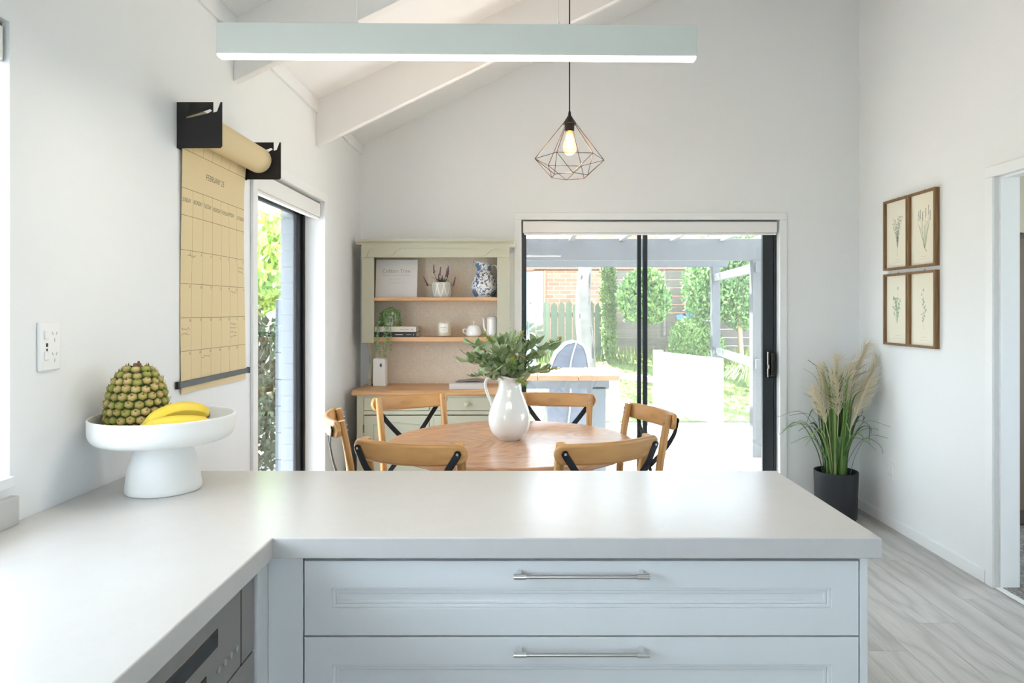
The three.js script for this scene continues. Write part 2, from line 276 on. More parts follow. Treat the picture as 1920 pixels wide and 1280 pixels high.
// ---------------------------------------------------------------- kitchen window of glass louvres
{
  const w = group('window_1'); w.userData.kind = 'structure';
  const x0 = XL - 0.14, x1 = XL - 0.09, { d0, d1, y0, y1 } = KWIN;
  mesh('frame', [bx(x0, x1, y0, y1, -d1, -d1 + 0.018), bx(x0, x1, y0, y1, -d0 - 0.03, -d0), bx(x0, x1, y0, y0 + 0.03, -d1, -d0), bx(x0, x1, y1 - 0.03, y1, -d1, -d0), bx(x0, x1, y0, y1, -0.12, -0.08)], M.plastic, w);
  mesh('window_sill', bx(XL - 0.1, XL + 0.012, y0 - 0.02, y0 + 0.003, -d1, -d0, 0.001), M.trim, w);
  for (let i = 0; i < 8; i++) for (const [a, b] of [[d1 - 0.02, 0.12], [0.08, d0 + 0.03]])
    mesh('louvre', box(0.004, 0.115, a - b).rotateZ(-0.35).translate((x0 + x1) / 2, y0 + 0.085 + i * 0.105, -(a + b) / 2), M.glass, w);
}
// ---------------------------------------------------------------- room beyond the doorway
struct('floor', bx(XR + 0.03, 5.2, -0.03, 0.004, -4.9, -1.2), std({ color: 0xffffff, roughness: 0.95, map: (() => { const t = pixmap(256, 256, (u, v) => { const k = 120 + 90 * (vn(u * 128, v * 128) - 0.5) + 40 * (fbm(u * 9, v * 9) - 0.5); return [k + 4, k, k - 4]; }); t.repeat.set(4, 4); return t; })() })).name = 'carpet_floor';
struct('wall_side_room', [bx(XR + 0.125, 5.3, 0, 2.5, -4.97, -4.87), bx(5.2, 5.3, 0, 0.7, -4.9, -1.2), bx(5.2, 5.3, 2.1, 2.5, -4.9, -1.2), bx(5.2, 5.3, 0.7, 2.1, -4.9, -3.9), bx(XR + 0.125, 5.3, 0, 2.5, -1.2, -1.1)], std({ color: col(196, 190, 176), roughness: 0.9 }));
struct('ceiling_side_room', bx(XR + 0.125, 5.3, 2.45, 2.55, -4.97, -1.1), M.ceiling);
{
  const c = thing('cupboard', 'tall dark timber cupboard with a red and grey woven basket front beyond the doorway', 'cupboard', [2.9, 0, -4.62]);
  mesh('body', rbox(0.7, 1.9, 0.42, 0, 0.95, 0, 0.02), std({ color: col(70, 58, 48), roughness: 0.6 }), c);
  mesh('door', [rbox(0.33, 1.75, 0.02, -0.17, 0.98, 0.215, 0.006), rbox(0.33, 1.75, 0.02, 0.17, 0.98, 0.215, 0.006)], std({ color: col(96, 82, 66), roughness: 0.6 }), c);
}
// ---------------------------------------------------------------- kitchen bench
const BT = 0.9185, BTH = 0.0445, BX0 = -0.53, BX1 = 0.754, BD0 = 1.44, BD1 = 2.041, FD = 1.46;   // top, thickness, inner corner, right end, front and back edge, drawer front plane
{
  const worktop = mesh('worktop', muv(extrude([[XL + 0.001, DR * -1 - 1.2], [BX0, DR * -1 - 1.2], [BX0, -BD0], [BX1, -BD0], [BX1, -BD1], [XL + 0.001, -BD1]].map(([x, z]) => [x, -z]), BTH, 0.003).rotateX(-Math.PI / 2).translate(0, BT - BTH, 0), 'x'), M.stone);
  tag(worktop, 'white stone L-shaped kitchen worktop with square edge', 'worktop');
  tag(mesh('upstand', bx(XL, XL + 0.02, BT, BT + 0.064, -1.535, 0.9, 0.002), M.stone), 'low white stone upstand under the kitchen window', 'upstand');
  const y0 = 0.1, yt = BT - BTH;
  const cab = thing('drawer_cabinet', 'pale grey drawer cabinet with moulded fronts and steel bar handles', 'cabinet', [0, 0, 0]);
  mesh('body', [bx(BX0 + 0.02, 0.733, y0, yt, -BD1 + 0.02, -FD - 0.021), bx(0.718, 0.735, 0, yt, -BD1 + 0.018, -FD, 0.0015)], M.cabinet, cab);
  mesh('filler_panel', bx(BX0 - 0.018, -0.4735, y0, yt - 0.0005, -FD - 0.02, -FD, 0.0015), M.cabinet, cab);
  mesh('plinth', bx(BX0, 0.70, 0, y0, -BD1 + 0.06, -FD - 0.05), M.cabinet, cab);
  const x0 = -0.4705, x1 = 0.7155;
  for (const [a, b] of [[0.7025, 0.8625], [0.421, 0.699], [0.105, 0.4175]]) {
    const dr = group('drawer', cab), m = 0.059;
    // front: a frame with a moulded step round a sunk panel
    const g = extrude(rect(x0, x1, a, b), 0.02, 0.0015, [rect(x0 + m, x1 - m, a + m, b - m).reverse()]).translate(0, 0, -FD - 0.02);
    mesh('front', g, M.cabinet, dr);
    const step = (i, zf) => extrude(rect(x0 + m + i - 0.001, x1 - m - i + 0.001, a + m + i - 0.001, b - m - i + 0.001), 0.006, 0.0028, [rect(x0 + m + i + 0.007, x1 - m - i - 0.007, a + m + i + 0.007, b - m - i - 0.007).reverse()], 3).translate(0, 0, -FD - zf);
    mesh('moulding', [step(0, 0.009), step(0.007, 0.0125)], M.cabinet, dr);
    mesh('panel', bx(x0 + m, x1 - m, a + m, b - m, -FD - 0.018, -FD - 0.010), M.cabinet, dr);
    const hy = b - 0.0225, h0 = -0.022, h1 = 0.262, zb = -FD + 0.03;
    const hd = group('handle', dr);
    mesh('bar', rod([h0, hy, zb], [h1, hy, zb], 0.0042, 12), M.steel, hd);
    each('end_sleeve', [rod([h0, hy, zb], [h0 + 0.026, hy, zb], 0.0062, 14), rod([h1 - 0.026, hy, zb], [h1, hy, zb], 0.0062, 14)], M.chrome, hd);
    each('post', [rod([h0 + 0.012, hy, zb], [h0 + 0.012, hy, -FD], 0.0052, 12), rod([h1 - 0.012, hy, zb], [h1 - 0.012, hy, -FD], 0.0052, 12)], M.chrome, hd);
  }
  mesh('back_panel', bx(BX0, 0.735, 0, yt, -BD1 + 0.015, -BD1 + 0.03), M.cabinet, cab);
  // left run of units below the worktop, faces turned to +x
  const run = thing('base_cabinet', 'white base cabinet beside the dishwasher under the left worktop', 'cabinet', [0, 0, 0]);
  mesh('body', [bx(XL + 0.005, BX0 - 0.045, y0, yt, -BD1 + 0.02, -1.42), bx(XL + 0.005, BX0 - 0.045, y0, yt, -0.76, 1.1)], M.cabinet, run);
  mesh('door', [bx(BX0 - 0.043, BX0 - 0.0185, y0, yt - 0.0005, -1.478, -1.405, 0.0015), bx(BX0 - 0.043, BX0 - 0.022, y0, yt - 0.003, -0.785, -0.2, 0.0015), bx(BX0 - 0.043, BX0 - 0.022, y0, yt - 0.003, -0.197, 0.4, 0.0015)], M.cabinet, run);
  mesh('plinth', bx(XL + 0.005, BX0 - 0.08, 0, y0, -BD1 + 0.06, 1.1), M.cabinet, run);
  const dw = thing('dishwasher', 'dark stainless dishwasher with recessed handle under the worktop', 'dishwasher', [0, 0, 0]);
  const fx = BX0 - 0.024;
  mesh('body', bx(XL + 0.05, fx - 0.02, y0, yt - 0.01, -1.40, -0.79), M.blackMatt, dw);
  mesh('door', bx(fx - 0.02, fx, y0 + 0.02, 0.70, -1.40, -0.79, 0.003), M.dishSteel, dw);
  const cp = group('control_panel', dw);
  mesh('fascia', bx(fx - 0.02, fx, 0.704, yt - 0.006, -1.40, -0.79, 0.003), M.dishSteel, cp);
  mesh('handle_recess', bx(fx - 0.004, fx + 0.0012, 0.79, 0.825, -1.235, -0.96, 0.004), M.blackGloss, cp);
  mesh('display', bx(fx - 0.004, fx + 0.0012, 0.735, 0.762, -1.19, -1.08, 0.002), M.blackGloss, cp);
  for (let i = 0; i < 4; i++) mesh('button', cyl(0.006, 0.006, 0.003, 0, 0, 0, 16).rotateZ(Math.PI / 2).translate(fx + 0.001, 0.748, -1.235 - i * 0.026), M.steel, cp);
  mesh('seam', bx(fx - 0.001, fx + 0.0006, 0.704, yt - 0.006, -1.336, -1.334), M.blackMatt, cp);
}
// ---------------------------------------------------------------- bowl with fruit
{
  const bc = [-0.964, BT, -1.827];
  const bowl = thing('pedestal_bowl', 'matt white pedestal fruit bowl on the worktop', 'bowl', bc);
  mesh('dish', latheSmooth([[0.001, 0.132], [0.09, 0.131], [0.14, 0.132], [0.164, 0.139], [0.1745, 0.155], [0.1765, 0.185], [0.1765, 0.199], [0.1745, 0.2005], [0.1725, 0.199], [0.171, 0.18], [0.168, 0.158], [0.158, 0.146], [0.13, 0.141], [0.001, 0.140]], 72, 70), M.bowl, bowl);
  mesh('foot', lathe([[0.001, 0.0], [0.09, 0.0], [0.0925, 0.003], [0.0925, 0.014], [0.09, 0.035], [0.087, 0.062], [0.079, 0.09], [0.071, 0.115], [0.066, 0.136]], 64), M.bowl, bowl);
  // pineapple, its crown cut off
  const pc = [-1.046, BT + 0.1385, -1.845];
  const pine = thing('pineapple', 'ripe pineapple without its crown standing in the white bowl', 'pineapple', pc);
  const H = 0.19, pr = [[0, 0.064], [0.12, 0.0715], [0.3, 0.0755], [0.5, 0.073], [0.68, 0.066], [0.82, 0.0545], [0.92, 0.04], [1, 0.022]];
  const prof = (t) => { t = clamp(t); let i = 0; while (i < pr.length - 2 && t > pr[i + 1][0]) i++; const k = (t - pr[i][0]) / (pr[i + 1][0] - pr[i][0]); return pr[i][1] + (pr[i + 1][1] - pr[i][1]) * k; };
  mesh('flesh', lathe(Array.from({ length: 25 }, (_, i) => [i === 0 ? 0.001 : i === 24 ? 0.001 : prof(i / 24) * 0.955, H * i / 24]), 40), std({ color: col(58, 62, 22), roughness: 0.75 }), pine);
  const variants = [[[214, 178, 130], [150, 150, 64]], [[200, 168, 112], [136, 144, 58]], [[222, 188, 142], [160, 154, 74]], [[184, 170, 92], [124, 142, 54]]].map(([c1, c0]) => {
    const n = 6, pos = [0, 0, 0.0085], rings = [[0.4, 0.0068], [0.78, 0.004], [1, -0.001]], c = [...srgb(c1)], idx = [];
    rings.forEach(([k, z], r) => { for (let j = 0; j < n; j++) { const a = j / n * Math.PI * 2 + Math.PI / 6; pos.push(Math.cos(a) * 0.0118 * k, Math.sin(a) * 0.0105 * k, z); c.push(...srgb(mix(c1, mix(c0, [52, 58, 20], r === 2 ? 1 : 0), [0.25, 0.8, 1][r]))); } });
    for (let j = 0; j < n; j++) { const k = (j + 1) % n; idx.push(0, 1 + j, 1 + k); for (let r = 0; r < 2; r++) { const a = 1 + r * n + j, b = 1 + r * n + k; idx.push(a, a + n, b, b, a + n, b + n); } }
    // dried bract, a small spike
    const b = pos.length / 3; pos.push(-0.003, 0.001, 0.007, 0.003, 0.001, 0.007, 0, 0.0075, 0.0125); for (let q = 0; q < 3; q++) c.push(...srgb([150, 118, 82])); idx.push(b, b + 1, b + 2, b + 1, b, b + 2);
    const g = new THREE.BufferGeometry(); g.setAttribute('position', new THREE.Float32BufferAttribute(pos, 3)); g.setAttribute('color', new THREE.Float32BufferAttribute(c, 3)); g.setIndex(idx); g.computeVertexNormals(); return g;
  });
  const em = std({ vertexColors: true, roughness: 0.6, side: THREE.DoubleSide });
  const heights = [0.06, 0.17, 0.28, 0.39, 0.5, 0.605, 0.705, 0.8, 0.885, 0.955], rows = heights.length;
  for (let r = 0; r < rows; r++) {
    const t = heights[r], R = prof(t), cnt = Math.max(6, Math.round(2 * Math.PI * R / 0.0238));
    for (let j = 0; j < cnt; j++) {
      const a = (j + (r % 2) * 0.5) / cnt * Math.PI * 2, t2 = t + rr(-0.012, 0.012), R2 = prof(t2);
      const slope = (prof(t2 + 0.02) - prof(t2 - 0.02)) / (0.04 * H);
      const e = mesh('fruitlet', variants[Math.floor(rnd() * 4)], em, pine);
      const nrm = V(Math.cos(a), -slope, Math.sin(a)).normalize();
      e.position.set(Math.cos(a) * R2 * 0.965, H * t2, Math.sin(a) * R2 * 0.965);
      const up = V(0, 1, 0).addScaledVector(nrm, -nrm.y).normalize(), side = new THREE.Vector3().crossVectors(up, nrm);
      e.quaternion.setFromRotationMatrix(new THREE.Matrix4().makeBasis(side, up, nrm)); e.rotateZ(rr(-0.15, 0.15)); const s = rr(1.1, 1.24); e.scale.set(s, s, s);
    }
  }
  mesh('cut_top', [cyl(0.012, 0.009, 0.012, 0.0, H + 0.002, 0, 9), cyl(0.004, 0.003, 0.02, 0.006, H + 0.004, 0.004, 6)], std({ color: col(120, 92, 60), roughness: 0.9 }), pine);
  // bananas
  const bm = std({ vertexColors: true, roughness: 0.45 });
  const banana = (label, pts, r, tipEnd) => {
    const b = thing('banana', label, 'banana', [0, 0, 0]);
    const p = smoothPts(pts, 22);
    const rad = (t) => { const k = t < 0.14 ? 0.33 + 0.1 * (t / 0.14) : t < 0.3 ? 0.43 + 0.57 * ((t - 0.14) / 0.16) ** 0.8 : t > 0.86 ? 1 - 0.72 * ((t - 0.86) / 0.14) ** 1.6 : 1; return [k, k]; };
    const g = sweep(p, circle(r, 7, 0.94), V(0.1, 1, 0.05), rad);
    vcol(g, (v, i) => { const t = Math.floor(i / 8) / 22; return srgb(t < 0.07 ? [120, 104, 60] : t < 0.25 ? mix([178, 180, 70], [226, 200, 66], (t - 0.07) / 0.18) : t > 0.95 ? [96, 78, 46] : [234, 204, 70]); });
    mesh('peel', toCreasedNormals(g, 0.9), bm, b);
    return b;
  };
  const y = BT + 0.145;
  banana('yellow banana lying along the front inside of the white bowl', [[-0.978, y + 0.030, -1.722], [-0.958, y + 0.036, -1.726], [-0.92, y + 0.044, -1.731], [-0.876, y + 0.048, -1.742], [-0.838, y + 0.042, -1.765], [-0.822, y + 0.032, -1.785]], 0.0205);
  banana('yellow banana resting against the pineapple in the white bowl', [[-0.984, y + 0.032, -1.738], [-0.968, y + 0.042, -1.752], [-0.944, y + 0.062, -1.775], [-0.908, y + 0.074, -1.80], [-0.874, y + 0.066, -1.835], [-0.86, y + 0.045, -1.86]], 0.0195);
}
// ---------------------------------------------------------------- power points
function outlet(label, pos, turn) {
  const o = thing('power_outlet', label, 'outlet', pos, turn);
  mesh('plate', rbox(0.073, 0.118, 0.009, 0, 0, 0.0045, 0.004), M.plastic, o);
  for (const s of [-1, 1]) {
    mesh('switch', rbox(0.014, 0.021, 0.005, -0.016, s * 0.025 + 0.003, 0.0105, 0.002), M.plastic, o);
    mesh('pin_slot', [box(0.0022, 0.008, 0.0008).rotateZ(0.5).translate(0.007, s * 0.025 + 0.006, 0.0092), box(0.0022, 0.008, 0.0008).rotateZ(-0.5).translate(0.021, s * 0.025 + 0.006, 0.0092), box(0.0022, 0.009, 0.0008, 0.014, s * 0.025 - 0.01, 0.0092)], std({ color: col(196, 196, 193), roughness: 0.6 }), o);
  }
  return o;
}
{
  const a = outlet('white double power outlet with two dark charging ports beside the kitchen window', [XL, 1.311, -1.652], Math.PI / 2);
  each('charging_port', [rbox(0.006, 0.009, 0.001, -0.013, 0.0035, 0.0094, 0.0004), rbox(0.004, 0.006, 0.001, -0.013, -0.008, 0.0094, 0.0004)].map((g) => g.rotateZ(0)), M.blackMatt, a);
  outlet('white double power outlet low on the wall behind the pampas grass', [XR, 0.36, -4.40], -Math.PI / 2);
}
// ---------------------------------------------------------------- wall planner on a kraft paper roll
{
  const c = thing('wall_planner', 'kraft paper roll wall planner with handwritten month grid in black brackets', 'calendar', [XL, 0, 0]);
  for (const d of [2.271, 2.818]) {
    const g = extrude([[0, 1.936], [0.145, 1.936], [0.151, 1.942], [0.151, 2.089], [0.1455, 2.089], [0.134, 2.058], [0.121, 2.054], [0.121, 2.089], [0, 2.089]], 0.003, 0.0005, [[[0.03, 2.034], [0.03, 2.041], [0.1, 2.062], [0.11, 2.066], [0.118, 2.06], [0.105, 2.052]].reverse()]);
    mesh('bracket', [g.translate(0, 0, -d), bx(0, 0.003, 1.936, 2.089, -d - 0.02, -d + (d < 2.5 ? 0 : 0.02))], M.blackMatt, c);
  }
  const kraft = std({ color: col(226, 206, 162), roughness: 0.8, side: THREE.DoubleSide });
  mesh('paper_roll', [cyl(0.0525, 0.0525, 0.53, 0, 0, 0, 48).rotateX(Math.PI / 2).translate(0.062, 2.014, -2.5445)], kraft, c);
  mesh('core_rod', cyl(0.008, 0.008, 0.54, 0, 0, 0, 16).rotateX(Math.PI / 2).translate(0.062, 2.014, -2.5445), std({ color: col(150, 118, 74), roughness: 0.6 }), c);
  // sheet: leaves the roll's wall side and hangs down
  const cw = 1024, ch = 1640, cv = document.createElement('canvas'); cv.width = cw; cv.height = ch;
  const x = cv.getContext('2d');
  x.fillStyle = 'rgb(228,208,164)'; x.fillRect(0, 0, cw, ch);
  for (let i = 0; i < 2600; i++) { x.fillStyle = `rgba(${rnd() < 0.5 ? '150,120,74' : '230,208,160'},${rr(0.03, 0.1)})`; x.fillRect(rnd() * cw, rnd() * ch, rr(2, 26), 1.4); }
  const Y1 = 1.995, Y0 = 1.115, S = ch / (Y1 - Y0), yy = (y) => (Y1 - y) * S, W7 = cw / 7;
  x.strokeStyle = 'rgba(62,54,44,0.85)'; x.lineWidth = 2.4;
  const line = (x0, y0, x1, y1) => { x.beginPath(); x.moveTo(x0, y0); x.lineTo(x1, y1); x.stroke(); };
  for (const y of [1.94, 1.81, 1.719, 1.602, 1.4877, 1.372, 1.2586]) line(0, yy(y), cw, yy(y) + rr(-3, 3));
  for (let k = 1; k < 7; k++) { x.lineWidth = 1.6; line(k * W7, 0, k * W7, yy(1.94)); line(k * W7, yy(1.81), k * W7 + rr(-3, 3), yy(1.15)); }
  x.fillStyle = 'rgba(44,40,36,0.9)';
  x.save(); x.translate(cw * 0.33, yy(1.867)); x.transform(1, 0, -0.22, 1, 0, 0); x.font = '52px sans-serif'; x.fillText('FEBRUARY 25', 0, 0); x.restore();
  ['SUNDAY', 'MONDAY', 'TUESDAY', 'WEDNESDAY', 'THURSDAY', 'FRIDAY', 'SATURDAY'].forEach((d, i) => { x.save(); x.translate(i * W7 + 6, yy(1.762) + rr(-5, 5)); x.transform(d.length > 8 ? 0.62 : 0.78, 0, -0.2, 1, 0, 0); x.font = '38px sans-serif'; x.fillText(d, 0, 0); x.restore(); });
  x.font = '24px sans-serif';
  let day = 1; [1.719, 1.602, 1.4877, 1.372, 1.2586].forEach((y, r) => { for (let i = r ? 0 : 6; i < 7 && day <= 28; i++) x.fillText(String(day++), (i + 1) * W7 - 30, yy(y) + 26); });
  x.font = '26px sans-serif';
  for (const [cx, y, rows] of [[0.6, 1.602, 1], [6.1, 1.585, 2], [5.1, 1.4877, 1], [0.08, 1.352, 2], [5.05, 1.362, 4], [2.05, 1.25, 1]]) for (let r = 0; r < rows; r++) { x.lineWidth = 2.2; x.beginPath(); let px = cx * W7, py = yy(y) + 34 + r * 30; x.moveTo(px, py); for (let q = 0; q < 14; q++) { px += W7 * 0.055; x.lineTo(px, py + rr(-9, 9)); } x.stroke(); }
  const tex = new THREE.CanvasTexture(cv); tex.colorSpace = THREE.SRGBColorSpace; tex.magFilter = THREE.LinearFilter;
  const sheet = new THREE.PlaneGeometry(0.518, Y1 - Y0, 14, 40), sp = sheet.attributes.position;
  for (let i = 0; i < sp.count; i++) {
    const u = sp.getX(i), y = sp.getY(i) + (Y0 + Y1) / 2, k = clamp((y - 1.86) / 0.14);
    sp.setXYZ(i, 0.004 + 0.0035 * Math.sin(u * 9 + y * 5) * (1 - k) + k * k * 0.008 + 0.003, y, -2.5445 - u);
  }
  sheet.rotateY(0); sheet.computeVertexNormals();
  // seen from the room the first day is on the camera's side
  const uvs = sheet.attributes.uv; for (let i = 0; i < uvs.count; i++) uvs.setX(i, uvs.getX(i));
  mesh('paper_sheet', sheet, std({ map: tex, roughness: 0.8, side: THREE.DoubleSide }), c);
  mesh('weight_bar', [bx(0.008, 0.012, 1.138, 1.159, -2.842, -2.254, 0.001)], std({ color: col(86, 92, 96), metalness: 0.7, roughness: 0.4 }), c);
  each('bar_clip', [bx(0.003, 0.0135, 1.136, 1.161, -2.268, -2.252, 0.002), bx(0.003, 0.0135, 1.136, 1.161, -2.844, -2.832, 0.002)], M.blackMatt, c);
}
// ---------------------------------------------------------------- linear light over the bench
{
  const d = 1.74, z0 = -1.722, z1 = -1.758;
  const l = thing('linear_pendant_light', 'long pale grey aluminium bar light hung over the worktop', 'light', [-0.171, 2.081, -d]);
  l.rotation.z = -0.0058;
  const L = 1.216, h = 0.083;
  mesh('housing', [rbox(L, h - 0.004, 0.03, 0, 0.002, 0, 0.0015)], std({ color: col(206, 210, 204), roughness: 0.45, metalness: 0.1 }), l);
  mesh('light_diffuser', rbox(L - 0.003, 0.005, 0.028, 0, -h / 2 + 0.0005, 0, 0.002), std({ color: 0xffffff, emissive: col(255, 246, 232), emissiveIntensity: 1.0, roughness: 0.5 }), l);
  for (const x of [-0.256, 0.256]) { const w = group('suspension', l); mesh('wire', rod([x, 0.04, 0], [x, 0.478 + 0.487 * (x + 0.984), 0], 0.0016, 6), M.plastic, w); mesh('grip', cyl(0.0055, 0.004, 0.014, x, 0.046, 0, 12), M.plastic, w); }
  const a = new THREE.RectAreaLight(col(255, 246, 232), 5.0, L - 0.02, 0.026); a.name = 'bar_light_glow';
  a.position.set(0, -h / 2 - 0.006, 0); a.rotation.x = -Math.PI / 2; l.add(a);
}
// ---------------------------------------------------------------- wire cage pendant over the table
{
  const d = 3.35, cx = (1068 - PU) * d / FOC;
  const p = thing('pendant_lamp', 'black geometric wire cage pendant lamp with a lit filament bulb', 'lamp', [cx, 0, -d]);
  const top = 2.313, mid = 2.136, low = 2.053, R = 0.1715, Rl = 0.094, Rt = 0.031, off = -0.1;
  mesh('cord', rod([0, 2.36, 0], [0, ceilAt(cx) + 0.01, 0], 0.0032, 8), M.blackMatt, p);
  mesh('ceiling_rose', cyl(0.05, 0.045, 0.03, 0, ceilAt(cx) - 0.005, 0, 32), M.blackMatt, p);
  mesh('cap', [lathe([[0.001, 0.012], [0.033, 0.0], [0.034, 0.002], [0.032, 0.006], [0.008, 0.043], [0.006, 0.06], [0.0035, 0.066], [0.001, 0.066]].map(([r, y]) => [r, y + 2.308]), 40)], M.blackMatt, p);
  mesh('lamp_socket', cyl(0.0225, 0.0235, 0.04, 0, 2.292, 0, 32), M.blackMatt, p);
  const wire = std({ color: col(66, 44, 34), metalness: 0.7, roughness: 0.4 });
  const P = (r, y, k) => V(r * Math.cos(k * Math.PI / 3 + off), y, r * Math.sin(k * Math.PI / 3 + off));
  for (let k = 0; k < 6; k++) {
    mesh('cage_wire', rod(P(Rt, top, k), P(R, mid, k), 0.0017, 6), wire, p);
    mesh('cage_wire', rod(P(R, mid, k), P(R, mid, k + 1), 0.0015, 6), wire, p);
    mesh('cage_wire', rod(P(R, mid, k), P(Rl, low, k + 0.5), 0.0015, 6), wire, p);
    mesh('cage_wire', rod(P(R, mid, k + 1), P(Rl, low, k + 0.5), 0.0015, 6), wire, p);
    mesh('cage_wire', rod(P(Rl, low, k + 0.5), P(Rl, low, k + 1.5), 0.0015, 6), wire, p);
  }
  mesh('lamp_bulb', latheSmooth([[0.0135, 2.275], [0.0145, 2.262], [0.022, 2.235], [0.031, 2.205], [0.032, 2.19], [0.027, 2.172], [0.014, 2.159], [0.001, 2.156]], 32, 30), phy({ color: col(255, 236, 205), roughness: 0.02, transmission: 0.85, thickness: 0, ior: 1.3, emissive: col(255, 226, 172), emissiveIntensity: 0.07 }), p);
  mesh('lamp_filament', [0, 1, 2, 3].map((k) => { const a = k * Math.PI / 2; return tube([[0.004 * Math.cos(a), 2.262, 0.004 * Math.sin(a)], [0.013 * Math.cos(a), 2.236, 0.013 * Math.sin(a)], [0.012 * Math.cos(a + 0.5), 2.195, 0.012 * Math.sin(a + 0.5)]], 0.0022, 12, 6); }), std({ color: 0xffddaa, emissive: col(255, 205, 130), emissiveIntensity: 8 }), p);
  const g = new THREE.PointLight(col(255, 208, 150), 0.06); g.name = 'pendant_bulb_glow'; g.position.set(0, 2.15, 0); g.castShadow = true; g.shadow.radius = 1.5; p.add(g);
}
// ---------------------------------------------------------------- dresser
{
  const dr = thing('dresser', 'sage green painted dresser with open shelves and oak worktop', 'dresser', [-0.5915, 0, -4.80]);
  const W2 = 0.4925, FU = 0.25, FL = 0.44, linen = std({ color: 0xffffff, roughness: 0.9, map: (() => { const t = pixmap(256, 256, (u, v) => { const k = (vn(u * 200, v * 24) + vn(u * 24, v * 200) - 1) * 14 + (fbm(u * 5, v * 5) - 0.5) * 8; return [232 + k, 217 + k, 196 + k]; }); t.repeat.set(2.5, 2.5); return t; })() });
  // lower cupboard
  mesh('body', [bx(-0.478, -0.452, 0, 0.852, 0, FL), bx(0.452, 0.478, 0, 0.852, 0, FL), bx(-0.46, 0.46, 0.06, 0.09, 0.01, FL - 0.01), bx(-0.46, 0.46, 0.06, 0.852, 0, 0.012), bx(-0.46, 0.46, 0.82, 0.852, 0.0, FL - 0.002), bx(-0.46, 0.46, 0.728, 0.752, FL - 0.03, FL - 0.002), bx(-0.014, 0.014, 0.07, 0.851, FL - 0.03, FL - 0.004), bx(-0.478, 0.478, 0.0, 0.075, FL - 0.03, FL)], M.sage, dr);
  each('corner_post', [rbox(0.044, 0.85, 0.03, -0.456, 0.427, FL - 0.01, 0.004), rbox(0.044, 0.85, 0.03, 0.456, 0.427, FL - 0.01, 0.004)], M.sage, dr);
  for (const s of [-1, 1]) {
    const drw = group('drawer', dr), a = s < 0 ? -0.432 : 0.016, b = s < 0 ? -0.016 : 0.432;
    mesh('drawer_front', bx(a, b, 0.755, 0.837, FL - 0.02, FL + 0.003, 0.003), M.sage, drw);
    const knob = mesh('knob', lathe([[0.001, 0], [0.008, 0], [0.007, 0.008], [0.015, 0.013], [0.0165, 0.018], [0.013, 0.024], [0.006, 0.0265], [0.001, 0.027]], 24).rotateX(Math.PI / 2).translate((a + b) / 2, 0.797, FL + 0.002), std({ color: col(212, 204, 170), roughness: 0.35 }), drw); knob.userData.label = 'cream round knob';
    const door = group('door', dr);
    const m = 0.06;
    mesh('door_frame', extrude(rect(a, b, 0.08, 0.722), 0.02, 0.002, [[[a + m, 0.08 + m], [b - m, 0.08 + m], [b - m, 0.665], [(a + b) / 2 + 0.05, 0.672], [(a + b) / 2, 0.682], [(a + b) / 2 - 0.05, 0.672], [a + m, 0.665]].reverse()]).translate(0, 0, FL - 0.018), M.sage, door);
    mesh('door_panel', bx(a + m - 0.01, b - m + 0.01, 0.13, 0.69, FL - 0.014, FL - 0.008), M.sage, door);
    each('hinge', [cyl(0.004, 0.004, 0.05, s * 0.434, 0.64, FL + 0.004, 10), cyl(0.004, 0.004, 0.05, s * 0.434, 0.18, FL + 0.004, 10)], std({ color: col(110, 104, 84), metalness: 0.7, roughness: 0.45 }), door);
    mesh('knob', lathe([[0.001, 0], [0.007, 0], [0.006, 0.008], [0.0135, 0.012], [0.0145, 0.017], [0.011, 0.022], [0.001, 0.025]], 24).rotateX(Math.PI / 2).translate(s * 0.05, 0.42, FL + 0.002), std({ color: col(212, 204, 170), roughness: 0.35 }), door);
  }
  // oak worktop with a moulded edge
  const prof = [[0, 0], [FL + 0.012, 0], [FL + 0.026, 0.006], [FL + 0.03, 0.013], [FL + 0.024, 0.022], [FL + 0.012, 0.028], [FL + 0.006, 0.031], [0, 0.031]];
  mesh('worktop', muv(extrude(prof, 1.01, 0).rotateY(-Math.PI / 2).translate(0.505, 0.851, 0), 'x'), M.honey, dr);
  // hutch
  mesh('back_panel', bx(-0.45, 0.45, 0.88, 1.80, 0.006, 0.014), linen, dr);
  each('side_panel', [-1, 1].map((s) => extrude([[0, 0.882], [0.155, 0.882], [0.162, 0.93], [0.148, 0.985], [0.13, 1.03], [0.132, 1.09], [0.15, 1.13], [0.19, 1.165], [0.236, 1.176], [0.236, 1.83], [0, 1.83]], 0.02, 0.002).rotateY(-Math.PI / 2).translate(s * 0.46 + 0.01, 0, 0)), M.sage, dr);
  each('face_frame', [bx(-W2, -W2 + 0.082, 1.176, 1.7468, FU - 0.016, FU, 0.002), bx(W2 - 0.082, W2, 1.176, 1.7468, FU - 0.016, FU, 0.002), bx(-W2, W2, 1.747, 1.832, FU - 0.016, FU, 0.002)], M.sage, dr);
  // scrolled moulding laid on the frieze
  const half = [[-0.457, 1.7465], [-0.4525, 1.766], [-0.445, 1.788], [-0.432, 1.8015], [-0.4074, 1.8055], [-0.378, 1.796], [-0.3446, 1.772], [-0.3153, 1.757], [-0.2947, 1.7575], [-0.2737, 1.771], [-0.2585, 1.7935]];
  const curve = smoothPts(half.map(([x, y]) => [x, y, 0]), 50).map((p) => [p.x, p.y]), left = [...curve, [-0.237, 1.798], [-0.2355, 1.809]];
  mesh('frieze_moulding', extrude([[-W2 + 0.001, 1.8325], [-W2 + 0.001, 1.7465], ...left, ...left.map(([x, y]) => [-x, y]).reverse(), [W2 - 0.001, 1.7465], [W2 - 0.001, 1.8325]], 0.008, 0).translate(0, 0, FU), M.sage, dr);
